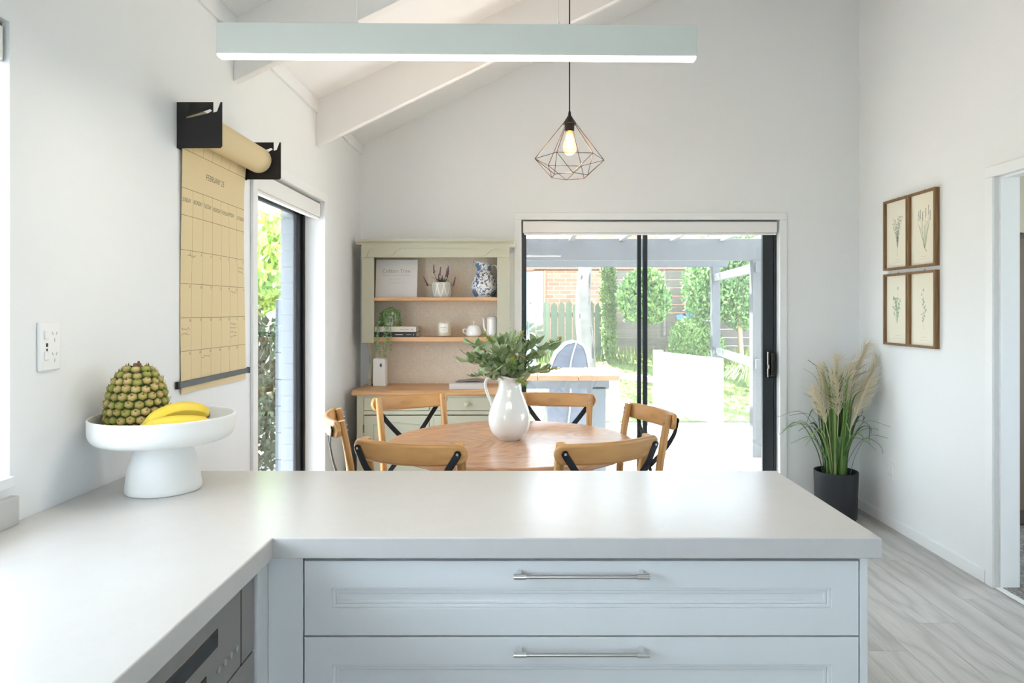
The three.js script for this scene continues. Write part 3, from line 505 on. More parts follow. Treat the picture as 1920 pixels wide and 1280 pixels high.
  mesh('cornice', muv(extrude([[0, 0], [FU + 0.006, 0], [FU + 0.012, 0.01], [FU + 0.028, 0.016], [FU + 0.034, 0.022], [FU + 0.034, 0.036], [0, 0.036]], 1.052, 0).rotateY(-Math.PI / 2).translate(0.526, 1.832, 0)), M.sage, dr);
  for (const [y, t] of [[1.482, 0.024], [1.215, 0.03]]) mesh('shelf', muv(bx(-0.452, 0.452, y - t, y, 0.012, FU - 0.012, 0.003)), M.honey, dr);
  mesh('hutch_top', bx(-0.46, 0.46, 1.8, 1.83, 0.005, FU - 0.01), M.sage, dr);
}
// things on the dresser (pixels give direction; the shelf gives the height and depth)
const onShelf = (u, d) => (u - PU) * d / FOC;
const S1 = 1.482, S2 = 1.215, S0 = 0.882;
{
  const d = 4.66;
  const cv = document.createElement('canvas'); cv.width = cv.height = 512; const x = cv.getContext('2d');
  x.fillStyle = 'rgb(228,226,222)'; x.fillRect(0, 0, 512, 512);
  x.fillStyle = 'rgb(150,148,145)'; x.textAlign = 'center'; x.font = '66px sans-serif'; x.fillText('Cotton Tree', 256, 178); x.fillRect(76, 212, 350, 3);
  x.fillStyle = 'rgb(204,202,198)'; x.font = '38px sans-serif'; x.fillText('26.6337° S', 256, 280); x.fillText('153.0907° E', 256, 330);
  const t = new THREE.CanvasTexture(cv); t.colorSpace = THREE.SRGBColorSpace;
  const s = thing('lettered_sign', 'square white canvas sign lettered Cotton Tree on the upper dresser shelf', 'sign', [onShelf(742.5, d), S1, -d - 0.06]);
  const q = group('canvas', s); q.rotation.x = -0.13; q.position.z = 0.05;
  mesh('panel', rbox(0.287, 0.262, 0.016, 0, 0.131, 0, 0.002), std({ color: col(228, 226, 222), roughness: 0.85 }), q);
  mesh('print', new THREE.PlaneGeometry(0.283, 0.258).translate(0, 0.131, 0.0085), std({ map: t, roughness: 0.85 }), q);
}
{
  const d = 4.66, p = thing('potted_lavender', 'purple lavender in a small white diamond-pattern pot on the upper shelf', 'plant', [onShelf(828, d), S1, -d]);
  const t = pixmap(256, 128, (u, v) => { const a = Math.abs(((u * 9 + v * 2.4) % 1 + 1) % 1 - 0.5), b = Math.abs(((u * 9 - v * 2.4) % 1 + 1) % 1 - 0.5); const k = a < 0.09 || b < 0.09 || v > 0.86 ? 0 : 1; return k ? [196, 192, 180] : [228, 226, 218]; }, { mirror: false });
  mesh('pot', latheSmooth([[0.001, 0], [0.058, 0], [0.0625, 0.004], [0.066, 0.03], [0.0665, 0.07], [0.0655, 0.098], [0.068, 0.101], [0.066, 0.103], [0.060, 0.1], [0.058, 0.085], [0.001, 0.084]], 40, 50), std({ map: t, roughness: 0.6 }), p);
  const green = std({ color: col(70, 92, 50), roughness: 0.7, side: THREE.DoubleSide }), purple = std({ color: col(122, 84, 112), roughness: 0.8 }), stems = [], leaves = [];
  for (let i = 0; i < 30; i++) { const a = rnd() * 6.28, l = rr(0.03, 0.075); leaves.push(sweep(smoothPts([[rr(-0.03, 0.03), 0.08, rr(-0.03, 0.03)], [Math.cos(a) * l * 0.5, 0.1 + l * 0.4, Math.sin(a) * l * 0.5], [Math.cos(a) * l, 0.1 + l * rr(0.2, 0.7), Math.sin(a) * l]], 5), rrect(0.006, 0.001, 0.0004, 1), V(0, 1, 0.01), (q) => [1 - q * 0.8, 1])); }
  mesh('foliage', leaves, green, p).userData.kind = 'stuff';
  for (const [dx, h, lean] of [[-0.044, 0.215, -0.01], [-0.02, 0.2, 0.012], [0.012, 0.19, 0.024], [0.042, 0.205, 0.004], [0.03, 0.185, 0.014], [-0.058, 0.13, -0.055], [0.06, 0.13, 0.03], [-0.01, 0.15, -0.01], [0.005, 0.14, 0.0]]) {
    stems.push(rod([dx * 0.5, 0.085, 0], [dx + lean * 0.7, h - 0.045, rr(-0.01, 0.02)], 0.0013, 5));
    const fl = []; for (let k = 0; k < 7; k++) fl.push(new THREE.IcosahedronGeometry(0.0062 - k * 0.0004, 0).scale(1, 1.2, 1).translate(dx + lean * (0.7 + k * 0.07) + rr(-0.002, 0.002), h - 0.045 + k * 0.0085, rr(-0.003, 0.008)));
    mesh('flower_spike', fl, purple, p);
  }
  mesh('stem', stems, green, p);
}
{
  const d = 4.655, j = thing('patterned_jug', 'blue and white floral china jug on the upper dresser shelf', 'jug', [onShelf(908, d), S1, -d]);
  const t = pixmap(512, 512, (u, v) => { const w = fbm(u * 14, v * 10, 3), f = fbm(u * 64 + w * 5, v * 44, 3), g = vn(u * 110 + w * 8, v * 84); const blue = f > 0.5 && g > 0.34; const dark = f > 0.57 && g > 0.4; const flower = Math.hypot((u % 0.34) - 0.17, (v % 0.4) - 0.22) < 0.06 + 0.02 * vn(u * 60, v * 60); return v < 0.03 ? [226, 222, 212] : flower ? [92, 122, 158] : dark ? [58, 82, 122] : blue ? [110, 134, 164] : [222, 220, 212]; }, { mirror: false });
  const m = phy({ map: t, roughness: 0.15, clearcoat: 0.5 });
  const body = latheSmooth([[0.001, 0], [0.062, 0], [0.063, 0.006], [0.07, 0.014], [0.088, 0.05], [0.091, 0.08], [0.084, 0.115], [0.064, 0.155], [0.047, 0.185], [0.043, 0.205], [0.047, 0.228], [0.049, 0.236], [0.046, 0.234], [0.04, 0.205], [0.001, 0.2]], 56, 60);
  const bp = body.attributes.position; for (let i = 0; i < bp.count; i++) { const y = bp.getY(i), k = clamp((y - 0.19) / 0.05), a = Math.atan2(bp.getZ(i), -bp.getX(i)); const lip = Math.max(0, Math.cos(a)); bp.setX(i, bp.getX(i) - k * 0.044 * lip ** 3); bp.setY(i, y + k * (0.022 * lip ** 3 - 0.012 * Math.max(0, -Math.cos(a)))); } body.computeVertexNormals();
  mesh('body', body, m, j);
  mesh('handle', sweep(smoothPts([[0.045, 0.21, 0], [0.072, 0.222, 0], [0.09, 0.2, 0], [0.096, 0.16, 0], [0.093, 0.12, 0], [0.082, 0.1, 0]], 20), circle(0.0065, 8, 0.7), V(0, 0, 1)), std({ color: col(200, 198, 192), roughness: 0.2 }), j);
}
{
  const d = 4.66, x = onShelf(743, d);
  const book = (label, c, y, h, w, turn) => { const b = thing('book', label, 'book', [x + 0.01, y, -d], turn, undefined); mesh('cover', [bx(-w / 2, w / 2, 0, 0.003, -0.085, 0.085), bx(-w / 2, w / 2, h - 0.003, h, -0.085, 0.085), rbox(w, h, 0.005, 0, h / 2, 0.085, 0.002)], std({ color: c, roughness: 0.5 }), b); mesh('pages', bx(-w / 2 + 0.003, w / 2 - 0.003, 0.003, h - 0.003, -0.083, 0.082), std({ color: col(226, 220, 206), roughness: 0.9 }), b); return b; };
  const b1 = book('black hardback book at the bottom of the pair on the lower shelf', col(26, 25, 26), S2, 0.034, 0.282, 0.0);
  mesh('spine_print', [bx(0.0, 0.05, 0.014, 0.02, 0.0872, 0.0878), bx(0.075, 0.105, 0.0155, 0.0185, 0.0872, 0.0878), bx(0.12, 0.124, 0.012, 0.022, 0.0872, 0.0878)], std({ color: col(190, 186, 180) }), b1);
  const b2 = book('cream hardback book lying on the black book on the lower shelf', col(214, 206, 194), S2 + 0.0345, 0.036, 0.276, 0.01);
  mesh('spine_print', [bx(0.03, 0.09, 0.016, 0.019, 0.0872, 0.0878), bx(0.108, 0.114, 0.013, 0.023, 0.0872, 0.0878)], std({ color: col(150, 142, 132) }), b2);
  // trailing plant on the books
  const y = S2 + 0.071, p = thing('trailing_plant', 'trailing green plant in a speckled white pot on top of the two books', 'plant', [onShelf(732, 4.64), y, -4.64]);
  mesh('pot', latheSmooth([[0.001, 0], [0.04, 0], [0.046, 0.01], [0.053, 0.06], [0.055, 0.098], [0.05, 0.1], [0.048, 0.085], [0.001, 0.085]], 36, 40), std({ roughness: 0.6, map: pixmap(128, 128, (u, v) => { const k = vn(u * 40, v * 40); return k > 0.66 ? [110, 106, 100] : [214, 206, 198]; }) }), p);
  const leaf = [];
  const one = (px, py, pz, s) => { const g = new THREE.CircleGeometry(0.0062 * s, 6); g.scale(1, 0.8, 1); g.rotateX(rr(-1.2, 0.6)); g.rotateY(rr(-1.2, 1.2)); leaf.push(g.translate(px, py, pz)); };
  for (let i = 0; i < 230; i++) { const a = rnd() * 6.283, k = Math.sqrt(rnd()); one(Math.cos(a) * 0.05 * k, 0.098 + 0.022 * (1 - k * k) + rr(-0.004, 0.008), Math.sin(a) * 0.05 * k, rr(0.7, 1.2)); }
  const strands = [];
  for (let i = 0; i < 36; i++) {
    const a = rr(-0.35, Math.PI + 0.35), L = i < 3 ? 0.3 : i < 7 ? rr(0.2, 0.27) : rr(0.06, 0.17), r0 = 0.056 + rr(0, 0.012), gap = Math.abs(a - 1.45) < 0.42 && i > 6 ? 0.4 : 1;
    let sx = Math.cos(a) * r0, sz = Math.sin(a) * r0, wob = rr(0, 6); const zf = i < 7 ? 0.112 : sz; const LL = L * gap;
    const pts = []; for (let k = 0; k <= 12; k++) { const t = k / 12; pts.push(V(sx + Math.sin(wob + t * 5) * 0.007 * t + (i < 7 ? (i % 2 ? 0.012 : -0.014) * t : 0), 0.103 - LL * t + 0.012 * Math.sin(Math.min(1, t * 4) * Math.PI), sz + (zf - sz) * Math.min(1, t * 2.2))); }
    strands.push(tube(pts, 0.0007, 12, 4));
    for (let k = 0; k < LL / 0.0042; k++) { const q = pts[Math.min(12, Math.floor(k / (LL / 0.0042) * 12.99))], q2 = pts[Math.min(12, Math.floor(k / (LL / 0.0042) * 12.99) + 1)], f = rnd(); one(q.x + (q2.x - q.x) * f + rr(-0.006, 0.006), q.y + (q2.y - q.y) * f, q.z + (q2.z - q.z) * f + rr(-0.004, 0.006), rr(0.6, 1)); }
  }
  mesh('foliage', leaf, std({ color: col(134, 168, 112), roughness: 0.55, side: THREE.DoubleSide }), p).userData.kind = 'stuff';
  mesh('stem', strands, std({ color: col(110, 128, 84), roughness: 0.7 }), p);
}
{
  const d = 4.645, c = thing('candle', 'cream candle in a glass jar with a white label on the lower shelf', 'candle', [onShelf(833, d), S2, -d]);
  mesh('jar', latheSmooth([[0.001, 0.0], [0.04, 0.0], [0.047, 0.004], [0.05, 0.016], [0.0505, 0.06], [0.0505, 0.104], [0.049, 0.105], [0.048, 0.103], [0.048, 0.02], [0.04, 0.006], [0.001, 0.006]], 40, 50), phy({ color: 0xffffff, roughness: 0.03, transmission: 1, thickness: 0, ior: 1.45 }), c);
  mesh('wax', cyl(0.0465, 0.047, 0.085, 0, 0.05, 0, 40), std({ color: col(222, 212, 186), roughness: 0.55 }), c);
  mesh('wick', cyl(0.001, 0.001, 0.012, 0, 0.098, 0, 6), M.blackMatt, c);
  const cv = document.createElement('canvas'); cv.width = 128; cv.height = 128; const x = cv.getContext('2d'); x.fillStyle = 'rgb(236,232,224)'; x.fillRect(0, 0, 128, 128); x.fillStyle = 'rgb(110,104,98)'; x.font = '15px sans-serif'; x.textAlign = 'center'; for (const [a, b] of [[24, 34], [66, 36]]) x.fillRect(a, 52, b, 5); x.fillRect(50, 86, 28, 3);
  const t = new THREE.CanvasTexture(cv); t.colorSpace = THREE.SRGBColorSpace;
  mesh('paper_label', new THREE.CylinderGeometry(0.0512, 0.0512, 0.058, 16, 1, true, -0.62, 1.24).translate(0, 0.058, 0), std({ map: t, roughness: 0.8 }), c);
}
{
  const d = 4.65, white = M.ceramic;
  const a = thing('sugar_pot', 'short white china lidded pot with a spout on the lower shelf', 'teapot', [onShelf(888.5, d), S2, -d]);
  mesh('body', latheSmooth([[0.001, 0], [0.04, 0], [0.052, 0.01], [0.053, 0.03], [0.046, 0.055], [0.041, 0.068], [0.001, 0.07]], 40, 40), white, a);
  const l1 = group('lid', a); mesh('dome', latheSmooth([[0.042, 0.067], [0.038, 0.074], [0.02, 0.082], [0.001, 0.084]], 40, 20), white, l1); mesh('finial', latheSmooth([[0.003, 0.082], [0.004, 0.09], [0.007, 0.097], [0.004, 0.104], [0.001, 0.105]], 20, 20), white, l1);
  mesh('handle', sweep(smoothPts([[-0.048, 0.05, 0], [-0.068, 0.052, 0], [-0.074, 0.034, 0], [-0.052, 0.018, 0]], 14), circle(0.004, 8), V(0, 0, 1)), white, a);
  const b = thing('coffee_pot', 'tall white china coffee pot with curved spout on the lower shelf', 'teapot', [onShelf(923, d), S2, -d - 0.01]);
  mesh('body', latheSmooth([[0.001, 0], [0.036, 0], [0.041, 0.008], [0.04, 0.05], [0.036, 0.1], [0.035, 0.122], [0.001, 0.123]], 40, 40), white, b);
  const l2 = group('lid', b); mesh('dome', latheSmooth([[0.037, 0.122], [0.034, 0.13], [0.018, 0.139], [0.001, 0.141]], 40, 20), white, l2); mesh('finial', latheSmooth([[0.003, 0.139], [0.004, 0.148], [0.007, 0.155], [0.004, 0.162], [0.001, 0.163]], 20, 20), white, l2);
  mesh('spout', sweep(smoothPts([[-0.034, 0.03, 0], [-0.052, 0.045, 0], [-0.058, 0.08, 0], [-0.062, 0.118, 0], [-0.067, 0.128, 0]], 18), circle(0.0085, 10), V(0, 0, 1), (t) => [1.2 - 0.6 * t, 1.2 - 0.6 * t]), white, b);
  mesh('handle', sweep(smoothPts([[0.034, 0.11, 0], [0.06, 0.115, 0], [0.066, 0.08, 0], [0.058, 0.045, 0], [0.039, 0.035, 0]], 18), circle(0.0042, 8), V(0, 0, 1)), white, b);
}
{
  const d = 4.63, f = thing('air_freshener', 'white upright automatic air freshener on the dresser worktop', 'dispenser', [onShelf(713, d), S0, -d]);
  mesh('case', extrude([[-0.04, 0], [0.04, 0], [0.043, 0.004], [0.043, 0.176], [0.034, 0.188], [-0.03, 0.192], [-0.043, 0.184], [-0.043, 0.004]], 0.075, 0.006).translate(0, 0, -0.037), M.plastic, f);
  mesh('nozzle', [cyl(0.009, 0.009, 0.004, 0, 0, 0, 20).rotateX(Math.PI / 2).scale(0.8, 1.4, 1).translate(0.012, 0.143, 0.038)], std({ color: col(70, 70, 72), roughness: 0.4 }), f);
  mesh('back_plate', bx(-0.052, -0.04, 0.006, 0.012, -0.03, 0.03), M.blackMatt, f);
  const m1 = thing('magazine', 'thick pale magazine at the bottom of the pile on the dresser', 'magazine', [onShelf(876, 4.53), S0, -4.53], 0.03);
  mesh('pages', rbox(0.225, 0.034, 0.2, 0, 0.017, 0, 0.002), std({ color: col(208, 202, 196), roughness: 0.6 }), m1); mesh('cover', rbox(0.228, 0.002, 0.203, 0, 0.0355, 0, 0.0008), std({ color: col(222, 218, 214), roughness: 0.4 }), m1);
  const m2 = thing('magazine', 'thin magazine with a curled dark cover on top of the pile', 'magazine', [onShelf(884, 4.55), S0 + 0.037, -4.55], -0.05);
  const pg = new THREE.PlaneGeometry(0.2, 0.18, 12, 1).rotateX(-Math.PI / 2), pp = pg.attributes.position; for (let i = 0; i < pp.count; i++) { const k = (pp.getX(i) + 0.1) / 0.2; pp.setY(i, 0.004 + 0.01 * Math.sin(k * 2.6) ** 2); } pg.computeVertexNormals();
  mesh('cover', pg, std({ color: col(120, 108, 106), roughness: 0.4, side: THREE.DoubleSide }), m2); mesh('pages', rbox(0.2, 0.003, 0.18, 0, 0.0015, 0, 0.001), std({ color: col(225, 222, 218), roughness: 0.6 }), m2);
}
// ---------------------------------------------------------------- dining table
const TX = -0.06, TD = 3.35, TH = 0.76, TR = 0.6;
{
  const t = thing('dining_table', 'round oak pedestal dining table with six chairs', 'table', [TX, 0, -TD]);
  const top = muv(lathe([[0.001, TH - 0.034], [TR - 0.012, TH - 0.034], [TR - 0.003, TH - 0.03], [TR, TH - 0.024], [TR, TH - 0.008], [TR - 0.003, TH - 0.002], [TR - 0.010, TH], [0.001, TH]], 96), 'x');
  mesh('tabletop', top.rotateY(0.35), M.table, t);
  mesh('apron', lathe([[0.43, TH - 0.09], [0.45, TH - 0.09], [0.45, TH - 0.033], [0.43, TH - 0.033]], 64), M.table, t);
  mesh('pedestal', latheSmooth([[0.07, 0.12], [0.085, 0.2], [0.06, 0.32], [0.075, 0.5], [0.055, 0.6], [0.11, 0.68], [0.13, 0.727]], 40, 40), M.table, t);
  for (let k = 0; k < 4; k++) mesh('foot', sweep(smoothPts([[0.04, 0.2, 0], [0.18, 0.17, 0], [0.28, 0.06, 0], [0.34, 0.035, 0]], 14), rrect(0.06, 0.07, 0.012), V(0, 1, 0.001)).rotateY(k * Math.PI / 2 + 0.4), M.table, t);
}
// ---------------------------------------------------------------- cross-back chairs
function makeChair() {
  const c = group('dining_chair');
  // rail: a board with round ends, bent to an arc; it sits behind the posts
  const L = 0.232, bend = (x) => -0.05 * (1 - (x / L) ** 2), path = [], xs = [];
  for (let i = 0; i <= 44; i++) { const q = -Math.cos(i / 44 * Math.PI), x = L * (0.55 * Math.sin(q * Math.PI / 2) + 0.45 * q); xs.push(x); path.push(V(x, 0, bend(x) - 0.013)); }
  const rg = sweep(path, rrect(0.076, 0.026, 0.0105, 4), V(0, 0, 1), (t) => { const x = xs[Math.round(t * 44)], e = (Math.abs(x) - (L - 0.03)) / 0.03; const k = e > 0 ? Math.sqrt(Math.max(0.03, 1 - e * e)) : 1; return [k * (1 + 0.1 * (1 - (x / L) ** 2)), e > 0 ? 0.55 + 0.45 * k : 1]; });
  { const uv = rg.attributes.uv; for (let i = 0; i < uv.count; i++) uv.setXY(i, uv.getX(i) + 0.07, uv.getY(i)); }
  rg.rotateX(-0.12).translate(0, 0.872, -0.252);
  mesh('top_rail', rg, M.oak, c);
  for (const s of [-1, 1]) {
    const post = smoothPts([[s * 0.185, 0, -0.265], [s * 0.185, 0.22, -0.222], [s * 0.186, 0.45, -0.198], [s * 0.19, 0.62, -0.205], [s * 0.194, 0.78, -0.23], [s * 0.196, 0.905, -0.255]], 26);
    mesh('back_post', sweep(post, rrect(0.03, 0.036, 0.011), V(1, 0, 0)), M.oak, c);
    mesh('front_leg', sweep(smoothPts([[s * 0.19, 0, 0.2], [s * 0.185, 0.25, 0.19], [s * 0.18, 0.45, 0.18]], 8), circle(0.018, 10), V(1, 0, 0)), M.oak, c);
    mesh('stretcher', rod([s * 0.188, 0.2, 0.19], [s * 0.185, 0.2, -0.225], 0.01, 8), M.oak, c);
    // metal strap from one end of the rail down across the back to the other post
    const st = group('cross_strap', c);
    const zo = -s * 0.003;
    mesh('strap', sweep(smoothPts([[s * 0.205, 0.872, -0.297], [s * 0.16, 0.80, -0.305 + zo], [s * 0.06, 0.68, -0.285 + zo], [-s * 0.06, 0.57, -0.25 + zo], [-s * 0.15, 0.49, -0.215 + zo], [-s * 0.172, 0.46, -0.205]], 26), rrect(0.027, 0.0045, 0.0015, 1), V(0, 0, 1)), M.strap, st);
    mesh('strap_end', cyl(0.0135, 0.0135, 0.0045, 0, 0, 0, 20).rotateX(Math.PI / 2 - 0.2).translate(s * 0.205, 0.873, -0.297), M.strap, st);
    each('bolt', [cyl(0.006, 0.005, 0.004, 0, 0, 0, 12).rotateX(-Math.PI / 2).translate(s * 0.205, 0.873, -0.301), cyl(0.006, 0.005, 0.004, 0, 0, 0, 12).rotateX(Math.PI / 2).translate(s * 0.196, 0.885, -0.231), cyl(0.006, 0.005, 0.004, 0, 0, 0, 12).rotateX(Math.PI / 2).translate(s * 0.196, 0.862, -0.228)], M.steel, st);
  }
  const so = []; for (let i = 0; i < 40; i++) { const a = i / 40 * Math.PI * 2, k = 3.2; so.push([0.205 * Math.sign(Math.cos(a)) * Math.abs(Math.cos(a)) ** (2 / k), 0.197 * Math.sign(Math.sin(a)) * Math.abs(Math.sin(a)) ** (2 / k)]); }
  mesh('seat', muv(extrude(so, 0.03, 0.008).rotateX(-Math.PI / 2).translate(0, 0.445, 0), 'x'), M.oak, c);
  each('stretcher', [rod([-0.185, 0.26, 0.187], [0.185, 0.26, 0.187], 0.01, 8), rod([-0.185, 0.16, -0.23], [0.185, 0.16, -0.23], 0.01, 8)], M.oak, c);
  return c;
}
{
  const proto = makeChair();
  // place: where the middle of the rail stands (x, distance), and which way the chair faces (degrees; 0 = away from the camera)
  const spots = [
    [-0.43, 2.565, 17, 'oak cross-back dining chair with its back to the bench, on the fruit bowl side'],
    [0.318, 2.60, -27, 'oak cross-back dining chair with its back to the bench, on the pampas grass side'],
    [-0.885, 3.22, 73, 'oak cross-back dining chair beside the left glass door'],
    [0.63, 3.42, -110, 'oak cross-back dining chair side-on in front of the white patio bench'],
    [-0.655, 3.93, 148, 'oak cross-back dining chair between the table and the green dresser'],
    [0.19, 4.02, 188, 'oak cross-back dining chair behind the white jug, in front of the sliding door'],
  ];
  spots.forEach(([x, d, a, label], i) => {
    const c = i ? proto.clone() : proto; if (i) { c.name = numbered('dining_chair'); scene.add(c); }
    tag(c, label, 'chair', 'chairs round the dining table');
    const t = a * Math.PI / 180, back = 0.27;   // faces (sin t, -cos t); the seat centre lies in front of the rail
    c.rotation.set(0, Math.PI - t, 0);
    c.position.set(x + Math.sin(t) * back, 0, -d - Math.cos(t) * back);
  });
}
// ---------------------------------------------------------------- white jug of foliage on the table
{
  const jx = (955 - PU) * 3.37 / FOC, jz = -3.37;
  const j = thing('ceramic_jug', 'glossy white ceramic jug standing on the dining table', 'jug', [jx, TH, jz]);
  const body = latheSmooth([[0.001, 0.0], [0.052, 0.0], [0.056, 0.003], [0.062, 0.009], [0.086, 0.034], [0.101, 0.07], [0.1045, 0.1], [0.099, 0.138], [0.083, 0.182], [0.065, 0.228], [0.0535, 0.264], [0.056, 0.29], [0.066, 0.306], [0.071, 0.311], [0.069, 0.3115], [0.061, 0.3], [0.05, 0.27], [0.04, 0.2], [0.001, 0.19]], 64, 80);
  const bp = body.attributes.position;
  for (let i = 0; i < bp.count; i++) { const y = bp.getY(i), x = bp.getX(i), z = bp.getZ(i), k = clamp((y - 0.268) / 0.045), a = Math.atan2(z, x), sp = Math.max(0, Math.cos(a)) ** 4; bp.setX(i, x + k * 0.035 * sp); bp.setY(i, y + k * (0.012 * sp + 0.006 * Math.cos(3 * a))); }
  body.computeVertexNormals();
  mesh('body', body, M.ceramic, j);
  mesh('handle', sweep(smoothPts([[-0.058, 0.292, 0], [-0.085, 0.306, 0], [-0.112, 0.296, 0], [-0.118, 0.262, 0], [-0.104, 0.215, 0], [-0.088, 0.178, 0], [-0.086, 0.165, 0]], 30), rrect(0.013, 0.022, 0.006), V(0, 0, 1)), M.ceramic, j);
  // foliage
  const f = thing('foliage_bouquet', 'bunch of eucalyptus leaves and yellow-tipped sprigs in the white jug', 'foliage', [jx, TH + 0.29, jz]);
  const leafGeo = (() => { const g = new THREE.PlaneGeometry(1, 1, 4, 8), p = g.attributes.position; for (let i = 0; i < p.count; i++) { const u = p.getX(i) * 2, t = p.getY(i) + 0.5, w = 0.25 * Math.pow(Math.sin(Math.PI * Math.pow(t, 0.85)), 0.85) + 0.004; p.setXYZ(i, u * w, t, 0.06 * u * u - 0.22 * t * t + 0.08 * t); } g.computeVertexNormals(); return g; })();
  const lm = [[146, 168, 120], [160, 180, 136], [128, 152, 106], [176, 192, 150]].map((c) => phy({ color: col(...c), roughness: 0.5, side: THREE.DoubleSide, transmission: 0.12, thickness: 0 }));
  const sm = std({ color: col(112, 106, 72), roughness: 0.7 }), nm = std({ color: col(130, 164, 88), roughness: 0.6, side: THREE.DoubleSide }), ym = std({ color: col(206, 172, 66), roughness: 0.6 });
  const tips = [[-0.235, 0.10, 0.02], [-0.20, 0.19, -0.03], [-0.12, 0.23, 0.05], [-0.05, 0.16, 0.1], [0.0, 0.22, -0.05], [0.06, 0.23, 0.04], [0.13, 0.13, 0.08], [0.21, 0.17, 0.02], [0.25, 0.2, -0.03], [0.16, 0.05, 0.1], [-0.17, 0.03, 0.08], [0.09, 0.1, -0.1], [-0.1, 0.14, -0.1], [0.22, 0.06, 0.04], [0.08, -0.01, 0.09], [-0.09, 0.06, 0.12], [-0.15, 0.12, 0.06], [0.02, 0.11, 0.12], [0.1, 0.17, -0.02], [-0.06, 0.2, 0.0], [0.17, 0.12, -0.04], [-0.2, 0.13, 0.05], [0.04, 0.17, 0.08], [-0.13, 0.08, -0.05], [0.14, 0.2, 0.05]];
  const tmp = new THREE.Object3D();
  tips.forEach(([x, y, z], i) => {
    const pts = smoothPts([[rr(-0.02, 0.02), -0.12, rr(-0.02, 0.02)], [x * 0.18, 0.0, z * 0.2], [x * 0.6, y * 0.72 + 0.01, z * 0.65], [x, y, z]], 20);
    mesh('stem', sweep(pts, circle(0.0022, 6), V(0.1, 0.2, 1), (t) => [1.2 - 0.7 * t, 1.2 - 0.7 * t]), sm, f);
    if (i % 3 === 2) {
      // needle sprig with yellow tips
      const nd = [];
      for (let k = 7; k <= 20; k++) for (let q = 0; q < 9; q++) { const p = pts[k], a = rnd() * 6.28, l = rr(0.022, 0.042) * (1.15 - k / 40), dir = pts[Math.min(20, k + 1)].clone().sub(pts[k - 1]).normalize().multiplyScalar(0.55).add(V(Math.cos(a) * 0.7, Math.sin(a) * 0.7, Math.sin(a * 2) * 0.5)).normalize(); nd.push(sweep([p, p.clone().addScaledVector(dir, l * 0.5), p.clone().addScaledVector(dir, l).add(V(0, 0.004, 0))], rrect(0.0028, 0.0008, 0.0003, 1), V(0.3, 0.2, 0.9), (t) => [1 - 0.8 * t, 1])); }
      mesh('needle_sprig', nd, nm, f);
      for (const k of [13, 17, 20]) { const p = pts[k]; const fl = []; for (let q = 0; q < 9; q++) { const a = q / 9 * 6.28; fl.push(new THREE.ConeGeometry(0.0028, 0.02, 4).rotateZ(-0.7).rotateY(a).translate(p.x + Math.cos(a) * 0.006, p.y + 0.012, p.z - Math.sin(a) * 0.006)); } mesh('flower', fl, ym, f); }
    } else {
      const n = 17;
      for (let k = 0; k < n; k++) {
        const t = 0.36 + 0.64 * k / (n - 1), p = pts[Math.round(t * 20)], dir = pts[Math.min(20, Math.round(t * 20) + 1)].clone().sub(pts[Math.round(t * 20) - 1]).normalize();
        const a = k * 2.4 + rr(-0.4, 0.4), out = V(Math.cos(a), 0.25 + 0.3 * Math.sin(a * 1.7), Math.sin(a)).addScaledVector(dir, k === n - 1 ? 3 : 0.55).normalize();
        const l = mesh('leaf', leafGeo, lm[Math.floor(rnd() * 4)], f), s = rr(0.042, 0.074) * (k === n - 1 ? 0.8 : 1);
        l.position.copy(p); tmp.position.set(0, 0, 0); tmp.up.set(rr(-0.3, 0.3), 1, rr(-0.3, 0.3)); tmp.lookAt(out.x, out.y, out.z); l.quaternion.copy(tmp.quaternion); l.rotateX(Math.PI / 2); l.rotateY(rr(-0.9, 0.9)); l.scale.set(s * rr(0.95, 1.25), s, s);
      }
    }
  });
}
